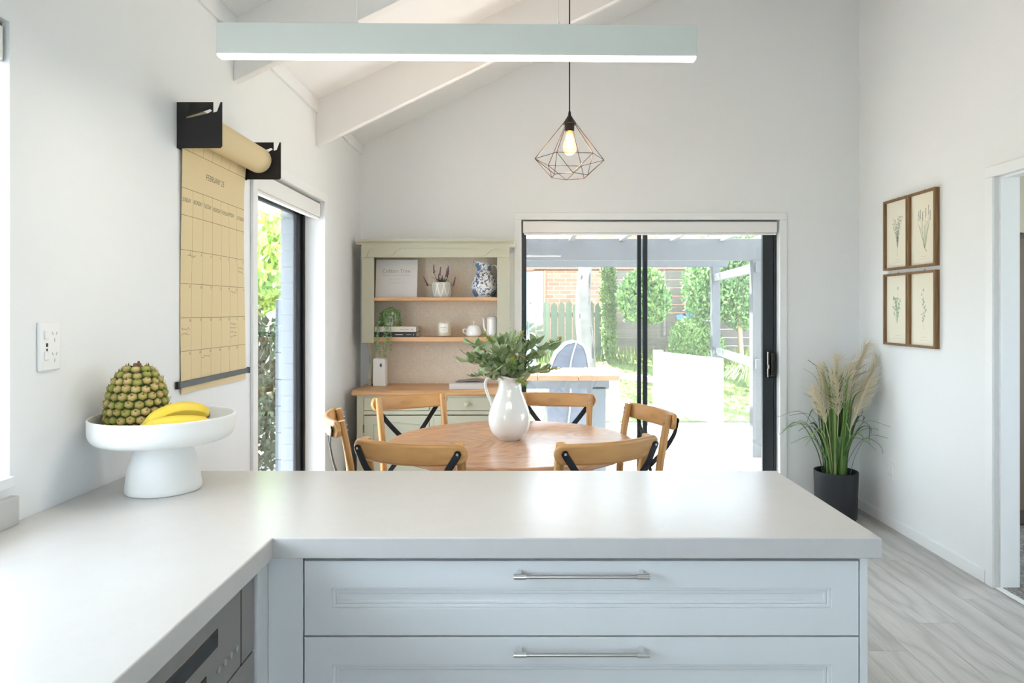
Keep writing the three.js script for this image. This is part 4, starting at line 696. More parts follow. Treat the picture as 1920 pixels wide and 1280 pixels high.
// ---------------------------------------------------------------- pampas grass in a black pot
{
  const px0 = 2.10, pz = -4.60, g = thing('potted_pampas_grass', 'tall pampas grass with cream plumes in a matt black pot', 'plant', [px0, 0, pz]);
  mesh('pot', lathe([[0.001, 0], [0.122, 0], [0.128, 0.004], [0.131, 0.012], [0.140, 0.312], [0.139, 0.316], [0.131, 0.316], [0.129, 0.30], [0.124, 0.26], [0.001, 0.26]], 56), std({ color: col(38, 42, 47), roughness: 0.55 }), g);
  mesh('soil', cyl(0.125, 0.125, 0.01, 0, 0.262, 0, 32), std({ color: col(50, 42, 34), roughness: 1 }), g);
  const gm = [[104, 142, 70], [84, 118, 60], [128, 160, 86], [70, 98, 58]].map((c) => std({ color: col(...c), roughness: 0.55, side: THREE.DoubleSide }));
  const maxX = XR - px0 - 0.02, clampP = (p) => { p.x = Math.min(p.x, maxX); p.z = Math.max(p.z, -DB - pz + 0.015); return p; };
  for (let i = 0; i < 96; i++) {
    const a = rnd() * 6.283, r0 = rr(0.01, 0.085), arch = i < 34, H = arch ? rr(0.3, 0.5) : rr(0.5, 0.8), out = arch ? rr(0.22, 0.36) : rr(0.05, 0.16), droop = arch ? rr(0.02, 0.16) : 0;
    const c = Math.cos(a), s = Math.sin(a);
    const pts = smoothPts([[c * r0, 0.265, s * r0], [c * (r0 + out * 0.15), 0.265 + H * 0.5, s * (r0 + out * 0.15)], [c * (r0 + out * 0.5), 0.265 + H * 0.92, s * (r0 + out * 0.5)], [c * (r0 + out), 0.265 + H - droop, s * (r0 + out)]], 20).map(clampP);
    mesh('grass_blade', sweep(pts, [[-0.0078, 0], [0, 0.0018], [0.0078, 0], [0, -0.0004]], V(c, 0.15, s), (t) => [t < 0.6 ? 1 : 1 - ((t - 0.6) / 0.4) * 0.93, 1], false), gm[i % 4], g);
  }
  const pm = std({ color: col(238, 226, 196), roughness: 0.9, side: THREE.DoubleSide });
  [[0.16, 0.88, 0.02, 0.10], [0.21, 0.80, 0.06, 0.12], [-0.02, 0.80, 0.04, 0.02], [-0.08, 0.73, -0.02, -0.03], [0.04, 0.76, 0.10, 0.03], [0.13, 0.66, 0.12, 0.10], [-0.15, 0.58, 0.06, -0.06], [0.16, 0.58, 0.0, 0.12], [-0.04, 0.68, 0.1, -0.03]].forEach(([x, h, z, lean]) => {
    const pl = group('plume', g), stem = smoothPts([[x * 0.15, 0.265, z * 0.3], [x * 0.4, 0.265 + h * 0.45, z * 0.6], [x * 0.75, 0.265 + h * 0.75, z], [x + lean * 0.3, 0.265 + h, z]], 24).map(clampP);
    mesh('stalk', sweep(stem, circle(0.0022, 5), V(0.2, 0.1, 1)), pm, pl);
    const st = [];
    for (let k = 0; k < 210; k++) {
      const t = 0.52 + 0.48 * (k / 210), p = stem[Math.min(24, Math.floor(t * 24))].clone().lerp(stem[Math.min(24, Math.floor(t * 24) + 1)], (t * 24) % 1), a = rnd() * 6.283, l = rr(0.06, 0.15) * (1.15 - 0.45 * (k / 210)), o = rr(0.15, 0.55);
      const dir = V(lean * 2.2 + Math.cos(a) * o, 1, Math.sin(a) * o).normalize();
      const q = [p, p.clone().addScaledVector(dir, l * 0.55), p.clone().addScaledVector(dir, l).add(V(lean * 0.25 + Math.cos(a) * 0.02, -0.015, Math.sin(a) * 0.02))].map(clampP);
      st.push(sweep(q, [[-0.0019, 0], [0, 0.0008], [0.0019, 0]], V(0.3, 0.1, 0.95), (u) => [1 - 0.6 * u, 1], false));
    }
    mesh('plume_feather', st, pm, pl).userData.kind = 'stuff';
  });
}
// ---------------------------------------------------------------- four botanical prints
{
  const frameMat = std({ color: 0xffffff, roughness: 0.6, map: wood([150, 116, 78], [92, 66, 40], { size: [0.4, 0.2], rings: 14, seed: 31, w: 256, h: 256 }) });
  const draw = (kind) => {
    const cv = document.createElement('canvas'); cv.width = 320; cv.height = 560; const x = cv.getContext('2d');
    x.fillStyle = 'rgb(238,233,214)'; x.fillRect(0, 0, 320, 560); x.globalAlpha = 0.62;
    const stroke = (c, w, ...p) => { x.strokeStyle = c; x.lineWidth = w; x.beginPath(); x.moveTo(p[0], p[1]); for (let i = 2; i < p.length; i += 4) x.quadraticCurveTo(p[i], p[i + 1], p[i + 2], p[i + 3]); x.stroke(); };
    const dot = (c, px, py, rx, ry, a) => { x.fillStyle = c; x.beginPath(); x.ellipse(px, py, rx, ry, a, 0, 7); x.fill(); };
    if (kind === 0) for (let i = 0; i < 9; i++) { const ex = 90 + i * 18 + rr(-8, 8), ey = rr(120, 190); stroke('rgb(92,104,96)', 2.4, 165, 400, 165 + (ex - 165) * 0.3, 280, ex, ey); for (let k = 0; k < 8; k++) { const t = 0.25 + k * 0.1; dot(k % 2 ? 'rgb(86,96,104)' : 'rgb(112,124,112)', 165 + (ex - 165) * t * t + rr(-10, 10), 400 + (ey - 400) * t + rr(-8, 8), 7, 4, rr(0, 3)); } }
    if (kind === 0) stroke('rgb(110,120,100)', 2.6, 165, 400, 160, 430, 158, 470);
    if (kind === 1) for (let i = 0; i < 16; i++) { const bx0 = 175 + rr(-6, 10), ex = 95 + i * 10 + rr(-6, 6), ey = rr(180, 260); stroke('rgb(126,150,106)', 3, bx0, 430, (bx0 + ex) / 2 + rr(-10, 10), 340, ex, ey); if (i % 3 === 0) { const tx = ex + rr(-4, 8), ty = rr(80, 150); stroke('rgb(122,138,104)', 1.8, ex, ey, ex, (ey + ty) / 2, tx, ty); for (let k = 0; k < 6; k++) dot('rgb(84,84,96)', tx + rr(-4, 4), ty + k * 13, 4.5, 6, 0); } }
    if (kind === 1) stroke('rgb(84,76,60)', 6, 175, 430, 190, 445, 200, 458);
    if (kind === 2) for (let i = 0; i < 26; i++) { const a = rr(0, 6.28), r = rr(10, 68), cx = 160 + Math.cos(a) * r, cy = 230 + Math.sin(a) * r * 2 - 10; stroke('rgb(150,172,142)', 1.6, 160, 400, 160 + (cx - 160) * 0.3, (400 + cy) / 2, cx, cy); for (let k = 0; k < 3; k++) dot('rgba(138,164,130,0.8)', cx + rr(-12, 12), cy + rr(-10, 10), 11, 6, rr(0, 3)); }
    if (kind === 3) { stroke('rgb(140,158,122)', 2.4, 160, 440, 150, 300, 158, 130); for (let i = 0; i < 20; i++) { const y = 200 + i * 9; dot('rgba(124,150,116,0.85)', 160 + rr(-34, 34) * (1 - Math.abs(i - 10) / 14), y, 12, 5, rr(-0.8, 0.8)); } dot('rgb(150,140,96)', 160, 130, 8, 12, 0); dot('rgb(142,150,104)', 138, 165, 7, 10, 0.4); }
    x.fillStyle = 'rgba(150,148,132,0.8)'; x.font = 'italic 17px serif'; x.textAlign = 'center'; x.fillRect(130, 494, 70, 2); x.fillRect(100, 516, 130, 1.5);
    const t = new THREE.CanvasTexture(cv); t.colorSpace = THREE.SRGBColorSpace; return t;
  };
  const W = 0.252, top = (v, d) => EYE - (v - PV) * d / FOC;
  // distances along the right wall from the pixel columns of the frames' outer edges
  const dA = XR * FOC / (1664 - PU), dB = XR * FOC / (1709.5 - PU), dC = XR * FOC / (1762 - PU);
  const rows = [[2.098, 1.651], [1.627, 1.174]];
  [[0, 0, 'framed botanical print of a dark branching flower stem, over the pale green sprig print'], [1, 0, 'framed botanical print of a lavender bunch tied at the base'], [0, 1, 'framed botanical print of a pale green leafy sprig, below the dark flower stem print'], [1, 1, 'framed botanical print of one slender stem with a bud on top']].forEach(([cI, rI, label], k) => {
    const d0 = cI ? dC : dB + 0.003, d1 = cI ? dB - 0.003 : dA, w = d1 - d0, y1 = rows[rI][0], y0 = rows[rI][1], h = y1 - y0;
    const p = thing('picture_frame', label, 'picture', [XR, (y0 + y1) / 2, -(d0 + d1) / 2], -Math.PI / 2);
    mesh('frame', muv(extrude(rect(-w / 2, w / 2, -h / 2, h / 2), 0.03, 0.001, [rect(-w / 2 + 0.014, w / 2 - 0.014, -h / 2 + 0.014, h / 2 - 0.014).reverse()]), 'y'), frameMat, p);
    mesh('print', new THREE.PlaneGeometry(w - 0.026, h - 0.026).translate(0, 0, 0.012), std({ map: draw(k), roughness: 0.9 }), p);
    mesh('backing', bx(-w / 2 + 0.01, w / 2 - 0.01, -h / 2 + 0.01, h / 2 - 0.01, 0.002, 0.010), std({ color: col(120, 92, 60), roughness: 0.9 }), p);
    mesh('hanger', new THREE.TorusGeometry(0.006, 0.0012, 6, 14).translate(0, h / 2 + 0.004, 0.004), std({ color: col(150, 120, 70), metalness: 0.8, roughness: 0.4 }), p);
  });
}
// ---------------------------------------------------------------- garden behind the sliding door
const GY = -0.12;
{
  const pave = std({ color: col(188, 188, 187), roughness: 0.85 });
  const patio = group('patio_floor'); patio.userData.kind = 'structure';
  mesh('base_slab', bx(-9, 9, GY - 0.2, GY - 0.02, -9.2, -DB - 0.15), std({ color: col(150, 146, 140), roughness: 0.95 }), patio);
  for (let i = -9; i < 12; i++) for (let k = 0; k < 8; k++) mesh('paver', bx(i * 0.5 + 0.003, i * 0.5 + 0.497, GY - 0.03, GY, -5.0 - k * 0.5 - 0.497, -5.0 - k * 0.5 - 0.003, 0.004), pave, patio);
  struct('ground', bx(-40, 40, GY - 0.5, GY - 0.2, -60, 40), std({ color: col(132, 134, 128), roughness: 1 }));
  // sloping lawn
  const lawnTex = pixmap(256, 256, (u, v) => { const k = fbm(u * 40, v * 40, 4), j = fbm(u * 5 + 9, v * 5, 3); return mix([78, 98, 52], [120, 136, 80], clamp(k * 0.9 + (j - 0.5) * 0.8)); }); lawnTex.repeat.set(0.5, 0.5);
  const lawn = new THREE.PlaneGeometry(18, 4.2, 60, 20).rotateX(-Math.PI / 2), lp = lawn.attributes.position;
  const slope = (d) => GY + 0.02 + clamp((d - 8.95) / 2.5) * 0.74;
  for (let i = 0; i < lp.count; i++) { const d = 11.1 - lp.getZ(i), x = lp.getX(i); lp.setXYZ(i, x, slope(d) + (fbm(x * 1.3, d * 1.3, 3) - 0.5) * 0.06, -d); }
  lawn.computeVertexNormals();
  struct('lawn', muv(lawn, 'x'), std({ map: lawnTex, roughness: 1 }));
  // grass tufts on the lawn
  const blade = new THREE.BufferGeometry(); blade.setAttribute('position', new THREE.Float32BufferAttribute([-0.006, 0, 0, 0.006, 0, 0, 0.012, 0.1, 0.02], 3)); blade.computeVertexNormals();
  const tufts = new THREE.InstancedMesh(blade, std({ color: 0xffffff, roughness: 0.9, side: THREE.DoubleSide }), 9000); tufts.name = 'grass_tufts'; tag(tufts, 'short green grass growing on the sloping lawn', 'grass'); tufts.userData.kind = 'stuff';
  const m4 = new THREE.Object3D(), cc = new THREE.Color();
  for (let i = 0; i < 9000; i++) { const x = rr(-1.5, 4.5), d = rr(9.1, 11.4), k = d > 11.0 ? rr(1.2, 2.6) : rr(0.4, 1.0); m4.position.set(x, slope(d) - 0.01, -d); m4.rotation.set(rr(-0.3, 0.3), rr(0, 6.28), rr(-0.3, 0.3)); m4.scale.set(k, k, k); m4.updateMatrix(); tufts.setMatrixAt(i, m4.matrix); tufts.setColorAt(i, cc.setRGB(...srgb(mix([84, 104, 50], [134, 148, 86], rnd())))); }
  shadows(tufts); scene.add(tufts);
  struct('garden_edging', [bx(-6, 6, GY, GY + 0.03, -9.1, -9.0, 0.005)], std({ color: col(200, 198, 192), roughness: 0.8 }));
}
const foliageMats = [[96, 128, 72], [120, 150, 88], [78, 112, 66]].map((c) => phy({ color: 0xffffff, roughness: 0.6, side: THREE.DoubleSide, transmission: 0.25, thickness: 0 }));
const leafQuad = (() => { const g = new THREE.BufferGeometry(); g.setAttribute('position', new THREE.Float32BufferAttribute([0, 0, 0, 0.5, 0.5, 0.08, 0, 1.1, 0, -0.5, 0.5, 0.08], 3)); g.setIndex([0, 1, 2, 0, 2, 3]); g.computeVertexNormals(); return g; })();
// a crown of leaves filling the shell of some ellipsoids
function crown(parent, blobs, count, size, c0, c1, mat = foliageMats[0]) {
  const im = new THREE.InstancedMesh(leafQuad, mat, count), o = new THREE.Object3D(), c = new THREE.Color(); im.name = 'foliage'; im.userData.kind = 'stuff';
  const vol = blobs.map((b) => b[3] * b[4] * b[5]), total = vol.reduce((a, b) => a + b);
  for (let i = 0; i < count; i++) {
    let r = rnd() * total, k = 0; while ((r -= vol[k]) > 0 && k < blobs.length - 1) k++;
    const [x, y, z, rx, ry, rz] = blobs[k], u = rr(-1, 1), a = rnd() * 6.283, q = Math.sqrt(1 - u * u), s = 0.3 + 0.74 * Math.cbrt(rnd());
    o.position.set(x + rx * q * Math.cos(a) * s, y + ry * u * s, z + rz * q * Math.sin(a) * s);
    o.rotation.set(rr(-1.4, 1.4), rnd() * 6.283, rr(-1.2, 1.2)); const w = size * rr(0.6, 1.3); o.scale.set(w * 0.55, w, w); o.updateMatrix(); im.setMatrixAt(i, o.matrix);
    im.setColorAt(i, c.setRGB(...srgb(mix(c0, c1, rnd()))));
  }
  shadows(im); parent.add(im); return im;
}
{
  // pergola: two beams on posts, rafters across, clear roof left open
  const grey = std({ color: col(74, 78, 81), roughness: 0.75 });
  const p = thing('pergola', 'grey painted timber pergola over the patio', 'pergola', [0, 0, 0]);
  mesh('near_beam', bx(-2.0, 2.62, 1.905, 2.13, -7.1, -7.02, 0.006), grey, p);
  mesh('far_beam', bx(-2.0, 2.80, 1.985, 2.16, -9.44, -9.37, 0.006), grey, p);
  for (const [x, d] of [[2.40, 7.06], [2.63, 9.40], [-1.8, 7.06], [-1.8, 9.4]]) mesh('post', bx(x - 0.055, x + 0.055, GY, d < 8 ? 1.91 : 1.99, -d - 0.055, -d + 0.055, 0.006), grey, p);
  for (let i = 0; i < 9; i++) { const x = -1.6 + i * 0.52; mesh('rafter', bx(x - 0.022, x + 0.022, 2.10, 2.2, -9.7, -5.45, 0.004), grey, p); }
  // side rails between the posts on the right
  for (const y of [1.83, 0.84]) mesh('side_rail', sweep([V(2.38, y, -6.95), V(2.61, y, -9.42)], rrect(0.035, 0.10, 0.004, 1), V(0, 1, 0)), grey, p);
}
{
  // picket fence
  const f = thing('picket_fence', 'weathered green-grey picket fence below the brick house', 'fence', [0, 0, 0]);
  const pm = [[98, 112, 94], [108, 120, 102], [90, 104, 88], [102, 108, 92]].map((c) => std({ color: col(...c), roughness: 0.9 })), y0 = 0.5, y1 = 1.535, w = 0.052;
  const pg = [0, 0.02, -0.015].map((o) => extrude([[-w, y0], [w, y0], [w, y1 - 0.06 + o], [0, y1 + o], [-w, y1 - 0.06 + o]], 0.02));
  for (let i = 0; i < 22; i++) { const m = mesh('picket', pg[(i * 7) % 3], pm[(i * 5) % 4], f); m.position.set(-1.2 + i * 0.121, 0, -11.32); }
  mesh('rail', [bx(-1.3, 1.5, 0.72, 0.79, -11.37, -11.33), bx(-1.3, 1.5, 1.28, 1.35, -11.37, -11.33)], pm[0], f);
  // horizontal board fence
  const s = thing('board_fence', 'grey-brown horizontal board fence with narrow gaps', 'fence', [0, 0, 0]);
  const bm = [[126, 120, 112], [116, 111, 104], [134, 127, 118], [120, 112, 106]].map((c) => std({ color: 0xffffff, roughness: 0.9, map: wood(c, c.map((q) => q - 24), { size: [1.2, 0.3], rings: 8, seed: c[0], w: 128, h: 128 }) }));
  for (let i = 0; i < 11; i++) for (let k = 0; k < 3; k++) mesh('board', muv(bx(1.36 + k * 1.5, 1.36 + k * 1.5 + 1.49, 0.5 + i * 0.142, 0.5 + i * 0.142 + (i > 4 && i < 10 ? 0.127 : 0.138), -11.62, -11.6, 0.002), 'x'), bm[(i * 2 + k) % 4], s);
  for (let k = 0; k < 4; k++) mesh('fence_post', bx(1.32 + k * 1.5, 1.4 + k * 1.5, 0.4, 2.0, -11.7, -11.62), bm[1], s);
  // butterfly ornament on the boards
  const b = thing('butterfly_ornament', 'pale blue metal butterfly ornament fixed to the board fence', 'ornament', [(1287 - PU) * 11.55 / FOC, 1.27, -11.57]); b.rotation.z = 0.55;
  const bl = std({ color: col(120, 166, 214), roughness: 0.5 }), wing = (sx) => extrude([[0, 0], [sx * 0.05, 0.09], [sx * 0.14, 0.12], [sx * 0.16, 0.05], [sx * 0.12, 0.0], [sx * 0.13, -0.06], [sx * 0.08, -0.1], [sx * 0.03, -0.06]].slice(0, 8).sort(() => 0), 0.004);
  mesh('wing', wing(1).rotateY(-0.25), bl, b); mesh('wing', wing(-1).rotateY(0.25), bl, b); mesh('body', rod([0, -0.07, 0.006], [0, 0.08, 0.006], 0.008, 8), M.blackMatt, b);
}
{
  // brick house beyond the fence; too far for single bricks
  const brick = pixmap(512, 512, (u, v) => { const row = Math.floor(v * 24), x = u * 8 + (row % 2) * 0.5, fx = x - Math.floor(x), fy = v * 24 - row, m = fx < 0.035 || fy < 0.13; const t = hash(Math.floor(x), row); return m ? [170, 152, 140] : mix([172, 120, 100], [154, 102, 84], t); }, { mirror: false });
  brick.repeat.set(1 / 1.92, 1 / 2.04);
  const h = thing('brick_house', 'red brick neighbouring house wall behind the fences', 'house', [0, 0, 0]);
  mesh('wall', [muv(bx(0.19, 3.6, 0, 2.22, -14.3, -14.0), 'x')], std({ map: brick, roughness: 0.9 }), h);
  mesh('side_wall', muv(bx(-3.5, 0.19, 0, 2.6, -14.9, -14.6), 'x'), std({ map: brick, roughness: 0.9 }), h);
  const w = group('window', h); mesh('pane', bx(-1.0, 0.15, 0.9, 2.3, -14.58, -14.56), std({ color: col(120, 142, 150), roughness: 0.1 }), w); mesh('window_frame', [bx(-1.05, 0.18, 1.5, 1.56, -14.57, -14.53), bx(0.1, 0.18, 0.85, 2.35, -14.57, -14.53)], M.plastic, w);
  mesh('pipe', rod([0.42, 0, -13.96], [0.42, 2.2, -13.96], 0.02, 8), std({ color: col(170, 130, 110), roughness: 0.7 }), h);
  mesh('roof', extrude([[-0.4, 2.2], [4.0, 2.2], [4.0, 2.3], [1.8, 3.4], [-0.4, 2.3]], 4).translate(0, 0, -18), std({ color: col(150, 110, 96), roughness: 0.9 }), h);
}
{
  // birch trunk
  const birch = pixmap(128, 512, (u, v) => { const k = fbm(u * 8, v * 26, 3), s = vn(u * 5, v * 60); return s > 0.86 ? [70, 67, 64] : mix([104, 102, 98], [146, 144, 140], k); });
  const t = thing('birch_tree', 'pale birch trunk in front of the picket fence', 'tree', [0, 0, 0]);
  const tr = smoothPts([[0.99, 0.3, -10.75], [0.97, 0.8, -10.75], [0.93, 1.35, -10.75], [0.935, 1.75, -10.75], [1.0, 2.4, -10.75], [1.05, 3.4, -10.75], [1.02, 4.6, -10.75]], 40);
  mesh('trunk', sweep(tr, circle(0.14, 14), V(0, 0, 1), (k) => [1.05 - 0.5 * k, 1.05 - 0.5 * k]), std({ map: birch, roughness: 0.85 }), t);
  const bl = [[1.0, 4.6, -10.8, 1.5, 1.1, 1.4], [0.3, 4.2, -10.6, 0.9, 0.7, 0.9], [1.8, 4.1, -10.9, 0.9, 0.7, 0.9]];
  crown(t, bl, 3200, 0.1, [104, 138, 74], [150, 176, 100]);
  const sh = (name, label, blobs, n, size, c0, c1, trunks = []) => { const s = thing(name, label, 'shrub', [0, 0, 0]); crown(s, blobs, n, size, c0, c1); for (const [a, b, r] of trunks) mesh('trunk', rod(a, b, r, 10), std({ color: col(158, 138, 112), roughness: 0.9 }), s); return s; };
  sh('columnar_conifer', 'narrow columnar green conifer beside the birch trunk', [[1.375, 1.0, -11.05, 0.115, 0.45, 0.13], [1.37, 1.6, -11.05, 0.13, 0.55, 0.14], [1.33, 2.1, -11.05, 0.11, 0.3, 0.12]], 7000, 0.05, [86, 118, 62], [136, 160, 88]);
  sh('standard_shrub', 'leafy lollipop shrub on a thin trunk before the board fence', [[1.72, 1.55, -10.6, 0.26, 0.36, 0.26], [1.98, 1.5, -10.6, 0.28, 0.34, 0.26], [1.88, 1.8, -10.6, 0.28, 0.22, 0.24]], 7000, 0.075, [92, 136, 74], [160, 186, 112], [[[1.88, 0.45, -10.6], [1.87, 1.35, -10.6], 0.028]]);
  sh('hedge_tree', 'dense clipped laurel tree beyond the pergola side rails', [[3.0, 1.85, -10.7, 0.42, 0.62, 0.4], [3.42, 1.7, -10.75, 0.42, 0.62, 0.4], [2.78, 1.7, -10.7, 0.3, 0.5, 0.35], [3.3, 2.3, -10.75, 0.6, 0.45, 0.45]], 17000, 0.065, [90, 132, 78], [148, 178, 112], [[[3.42, 0.4, -10.7], [3.36, 1.3, -10.7], 0.04], [[3.62, 0.4, -10.75], [3.62, 1.3, -10.75], 0.04]]);
  sh('round_shrub', 'low round green shrub under the butterfly ornament', [[2.62, 0.9, -10.75, 0.33, 0.36, 0.3], [2.9, 0.75, -10.75, 0.25, 0.32, 0.3]], 8000, 0.048, [100, 138, 78], [152, 178, 108]);
  // strappy grass clump
  const fl = thing('flax_clump', 'strappy green grass clump behind the lower pergola rail', 'plant', [3.3, 0.28, -9.95]); const bl2 = [];
  for (let i = 0; i < 130; i++) { const a = rnd() * 6.28, l = rr(0.25, 0.48), c = Math.cos(a), s = Math.sin(a); bl2.push(sweep(smoothPts([[c * 0.05, 0, s * 0.05], [c * l * 0.45, l * 0.75, s * l * 0.45], [c * l * 0.95, l * 0.3, s * l * 0.95]], 6), [[-0.008, 0], [0, 0.002], [0.008, 0]], V(c, 0.1, s), (t) => [1 - 0.8 * t, 1], false)); }
  mesh('strap_leaves', bl2, std({ color: col(150, 172, 112), roughness: 0.7, side: THREE.DoubleSide }), fl).userData.kind = 'stuff';
}
{
  const white = std({ color: col(186, 187, 187), roughness: 0.55 }), tim = std({ color: 0xffffff, roughness: 0.6, map: wood([170, 128, 92], [138, 98, 66], { size: [1, 0.4], rings: 6, seed: 44, w: 256, h: 256 }) }), gp = std({ color: col(92, 102, 110), roughness: 0.7 });
  // outdoor table with timber top on a grey frame
  const t = thing('outdoor_table', 'patio table with timber slab top and grey frame outside the door', 'table', [0, 0, 0]);
  for (let i = 0; i < 4; i++) mesh('top_plank', muv(bx(-0.6 + i * 0.36, -0.6 + i * 0.36 + 0.352, 0.78, 0.825, -6.75, -5.95, 0.004), 'z'), tim, t);
  mesh('frame', [bx(-0.55, 0.75, 0.70, 0.78, -6.68, -6.02)], gp, t);
  for (const [x, d] of [[0.66, 6.07], [0.66, 6.63], [-0.5, 6.07], [-0.5, 6.63]]) mesh('leg', bx(x - 0.06, x + 0.06, GY, 0.72, -d - 0.05, -d + 0.05, 0.004), gp, t);
  mesh('lower_shelf', bx(-0.5, 0.66, 0.12, 0.16, -6.6, -6.1), gp, t);
  // covered barbecue
  const b = thing('covered_barbecue', 'barbecue under a grey-blue fabric cover', 'barbecue', [0.5, 0, -8.0]);
  const prof = [[-0.4, 0.0], [0.4, 0.0], [0.36, 0.62], [0.31, 0.98], [0.24, 1.11], [0.12, 1.155], [-0.03, 1.13], [-0.2, 1.02], [-0.32, 0.82]];
  for (const q of prof) q[0] *= 0.68;
  const cov = extrude(prof, 0.62, 0.03, [], 3).translate(0, GY, -0.31);
  mesh('cover', toCreasedNormals(cov, 0.5), std({ color: col(74, 84, 98), roughness: 0.45 }), b);
  mesh('piping', [tube([[0.09, 1.165 + GY, 0.31], [0.02, 0.9 + GY, 0.335], [0.02, 0.5 + GY, 0.335], [-0.03, 0.05 + GY, 0.335]], 0.01, 20, 6), tube(prof.slice(1).map(([x, y]) => [x, y + GY + 0.005, 0.305]), 0.012, 40, 6)], std({ color: col(150, 155, 160), roughness: 0.5 }), b);
  // adirondack chair back
  const a = thing('garden_chair', 'white slatted garden chair with a rounded back beside the covered barbecue', 'chair', [-0.13, 0, -8.3]);
  for (let i = 0; i < 5; i++) { const h = [1.26, 1.33, 1.36, 1.33, 1.26][i]; mesh('back_slat', extrude([[-0.05, 0.3], [0.05, 0.3], [0.058, h - 0.06], [0.04, h - 0.012], [0, h], [-0.04, h - 0.012], [-0.058, h - 0.06]], 0.02, 0.003).rotateX(-0.2).translate(-0.24 + i * 0.115, GY, 0.15), white, a); }
  for (let i = 0; i < 4; i++) mesh('seat_slat', rbox(0.56, 0.02, 0.1, -0.01, GY + 0.36 - i * 0.02, -0.05 - i * 0.11, 0.003), white, a);
  for (const s of [-1, 1]) { mesh('arm', rbox(0.11, 0.022, 0.6, s * 0.33, GY + 0.56, -0.1, 0.005), white, a); mesh('leg', [bx(s * 0.33 - 0.04, s * 0.33 + 0.04, GY, GY + 0.56, -0.36, -0.33), bx(s * 0.3 - 0.015, s * 0.3 + 0.015, GY, GY + 0.4, 0.0, 0.12)], white, a); }
  // white bench, its slatted back turned towards the house
  const w = thing('patio_bench', 'white painted slatted timber bench on the patio', 'bench', [0, 0, 0]);
  const A = at(1155, 700, 8.3), yT = 0.74;
  const Pt = [[1.10, -8.3], [1.52, -7.75], [1.98, -7.0]];   // end post, corner post, near post (x, z)
  for (const [[x, z], h] of [[Pt[0], 0.66], [Pt[1], 0.94], [Pt[2], 0.90]]) mesh('post', rbox(0.1, h - GY, 0.1, x, (h + GY) / 2, z, 0.006), white, w);
  mesh('arm_rail', sweep([V(1.10, 0.6, -8.3), V(1.52, 0.6, -7.75)], rrect(0.08, 0.07, 0.006, 1), V(0, 1, 0)), white, w);
  mesh('arm_rail', sweep([V(1.10, 0.2, -8.3), V(1.52, 0.2, -7.75)], rrect(0.06, 0.07, 0.006, 1), V(0, 1, 0)), white, w);
  for (let i = 0; i < 4; i++) { const y = 0.82 - i * 0.17; mesh('back_slat', sweep([V(1.52, y + 0.02, -7.75), V(1.98, y, -7.0)], rrect(0.025, 0.166, 0.005, 1), V(0, 1, 0)), white, w); }
  for (let i = 0; i < 5; i++) mesh('seat_slat', sweep([V(1.48 - i * 0.1, 0.3, -7.72 - i * 0.07), V(1.92 - i * 0.1, 0.3, -6.98 - i * 0.07)], rrect(0.095, 0.025, 0.004, 1), V(0, 1, 0)), white, w);
}
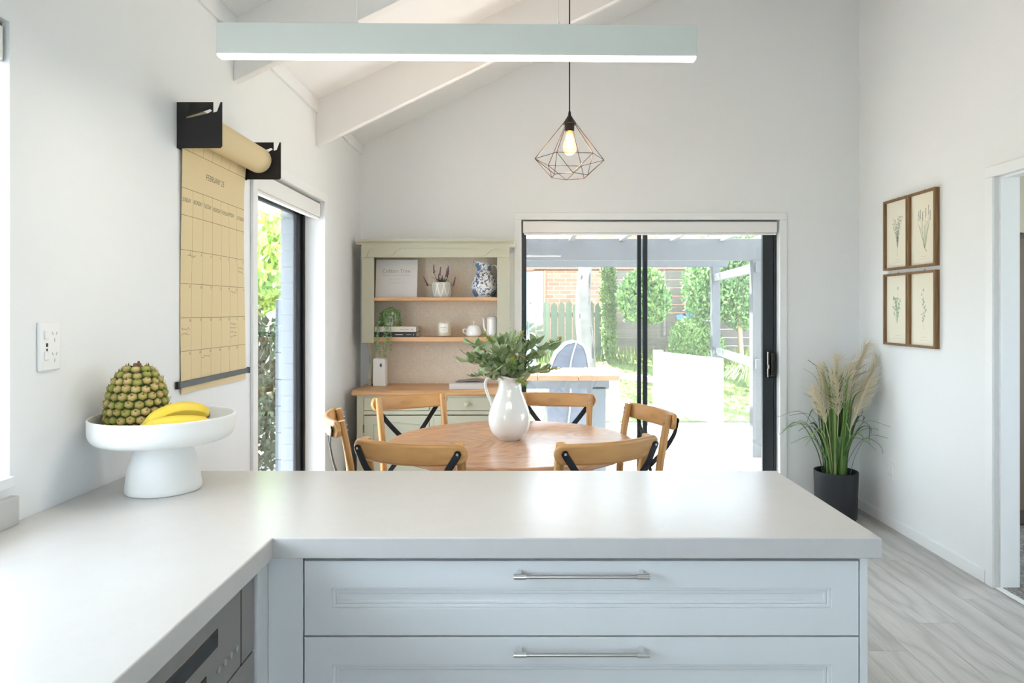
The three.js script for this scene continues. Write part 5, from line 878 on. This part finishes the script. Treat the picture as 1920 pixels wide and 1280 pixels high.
// ---------------------------------------------------------------- outside the left door
{
  const bm = [[92, 100, 106], [88, 97, 103], [97, 104, 109]].map((c) => std({ color: col(...c), roughness: 0.8 }));
  const w = group('wall_wing'); w.userData.kind = 'structure';
  mesh('mortar', bx(-1.72, -1.306, GY, 2.2, -5.05, -4.845), std({ color: col(112, 118, 122), roughness: 0.9 }), w);
  for (let r = 0; r < 20; r++) { let x = -1.725 + (r % 2 ? 0.0 : -0.11), k = 0; for (; x < -1.306; x += 0.232, k++) { const a = Math.max(x, -1.725), b = Math.min(x + 0.224, -1.307); if (b - a > 0.02) mesh('brick', bx(a, b, GY + r * 0.114, GY + r * 0.114 + 0.106, -5.06, -4.838, 0.003), bm[(r * 3 + k) % 3], w); } }
  const lw = group('wall_garden'); lw.userData.kind = 'structure';
  for (let r = 0; r < 8; r++) mesh('block', bx(-1.86, -1.70, GY + r * 0.2, GY + r * 0.2 + 0.195, -5.3, -5.1, 0.004), bm[r % 3], lw);
  const rt = thing('outdoor_roller_tube', 'white outdoor blind tube under the eave outside the side door', 'blind', [0, 0, 0]);
  mesh('tube', cyl(0.05, 0.05, 1.5, 0, 0, 0, 28).rotateX(Math.PI / 2).translate(-1.62, 2.06, -3.62), M.plastic, rt);
  mesh('bracket', [bx(-1.66, -1.58, 2.05, 2.29, -4.39, -4.375), bx(-1.66, -1.58, 2.05, 2.29, -2.865, -2.85)], M.plastic, rt);
  struct('side_path', bx(-6, XL - 0.15, GY - 0.1, GY, -5, 6), std({ color: col(120, 121, 122), roughness: 0.9 }));
  // neighbour's eave with a red fascia
  const n = thing('neighbour_roof', 'white soffit and faded red fascia of the next house seen through the side door', 'house', [0, 0, 0]);
  mesh('soffit', bx(-9, -4.25, 2.85, 2.9, -13.5, -9.6), M.plastic, n);
  mesh('fascia', [bx(-4.3, -4.2, 2.62, 2.95, -13.5, -9.6), bx(-9, -4.2, 2.62, 2.95, -9.65, -9.55)], std({ color: col(186, 120, 112), roughness: 0.7 }), n);
  mesh('wall', bx(-9, -5.0, GY, 2.85, -13.2, -10.2), std({ color: col(206, 198, 188), roughness: 0.9 }), n);
  // trees beyond the side path
  const tree = (name, label, blobs, n2, size, c0, c1, tr) => { const t = thing(name, label, 'tree', [0, 0, 0]); crown(t, blobs, n2, size, c0, c1); mesh('trunk', rod(tr[0], tr[1], tr[2], 10), std({ color: col(110, 92, 72), roughness: 0.9 }), t); };
  tree('bright_leafy_tree', 'bright yellow-green leafy tree outside the side door', [[-2.9, 1.85, -7.4, 0.55, 0.5, 0.6], [-2.55, 1.75, -7.0, 0.4, 0.3, 0.5], [-3.3, 2.3, -8.4, 0.8, 0.6, 0.8], [-2.5, 2.2, -7.6, 0.35, 0.4, 0.4]], 5200, 0.13, [110, 150, 62], [196, 214, 110], [[-3.0, GY, -7.6], [-2.95, 1.6, -7.5], 0.06]);
  tree('dark_side_shrub', 'dark green shrub at the foot of the bright tree outside the side door', [[-2.35, 0.55, -6.0, 0.35, 0.75, 0.5], [-2.5, 0.7, -5.4, 0.4, 0.7, 0.5], [-2.9, 0.6, -6.6, 0.6, 0.8, 0.6]], 6000, 0.09, [26, 42, 22], [54, 76, 38], [[-2.5, GY, -5.9], [-2.5, 0.5, -5.9], 0.04]);
  tree('garden_tree', 'low green tree far outside the kitchen window', [[-12.6, 1.3, -1.5, 1.0, 1.1, 1.4], [-12.8, 1.1, 0.8, 1.0, 1.0, 1.2], [-12.9, 1.4, -3.6, 1.0, 1.1, 1.2]], 6000, 0.16, [104, 138, 74], [164, 188, 112], [[-12.7, GY, -1.4], [-12.7, 1.0, -1.4], 0.09]);
}
renderer.render(scene, camera);
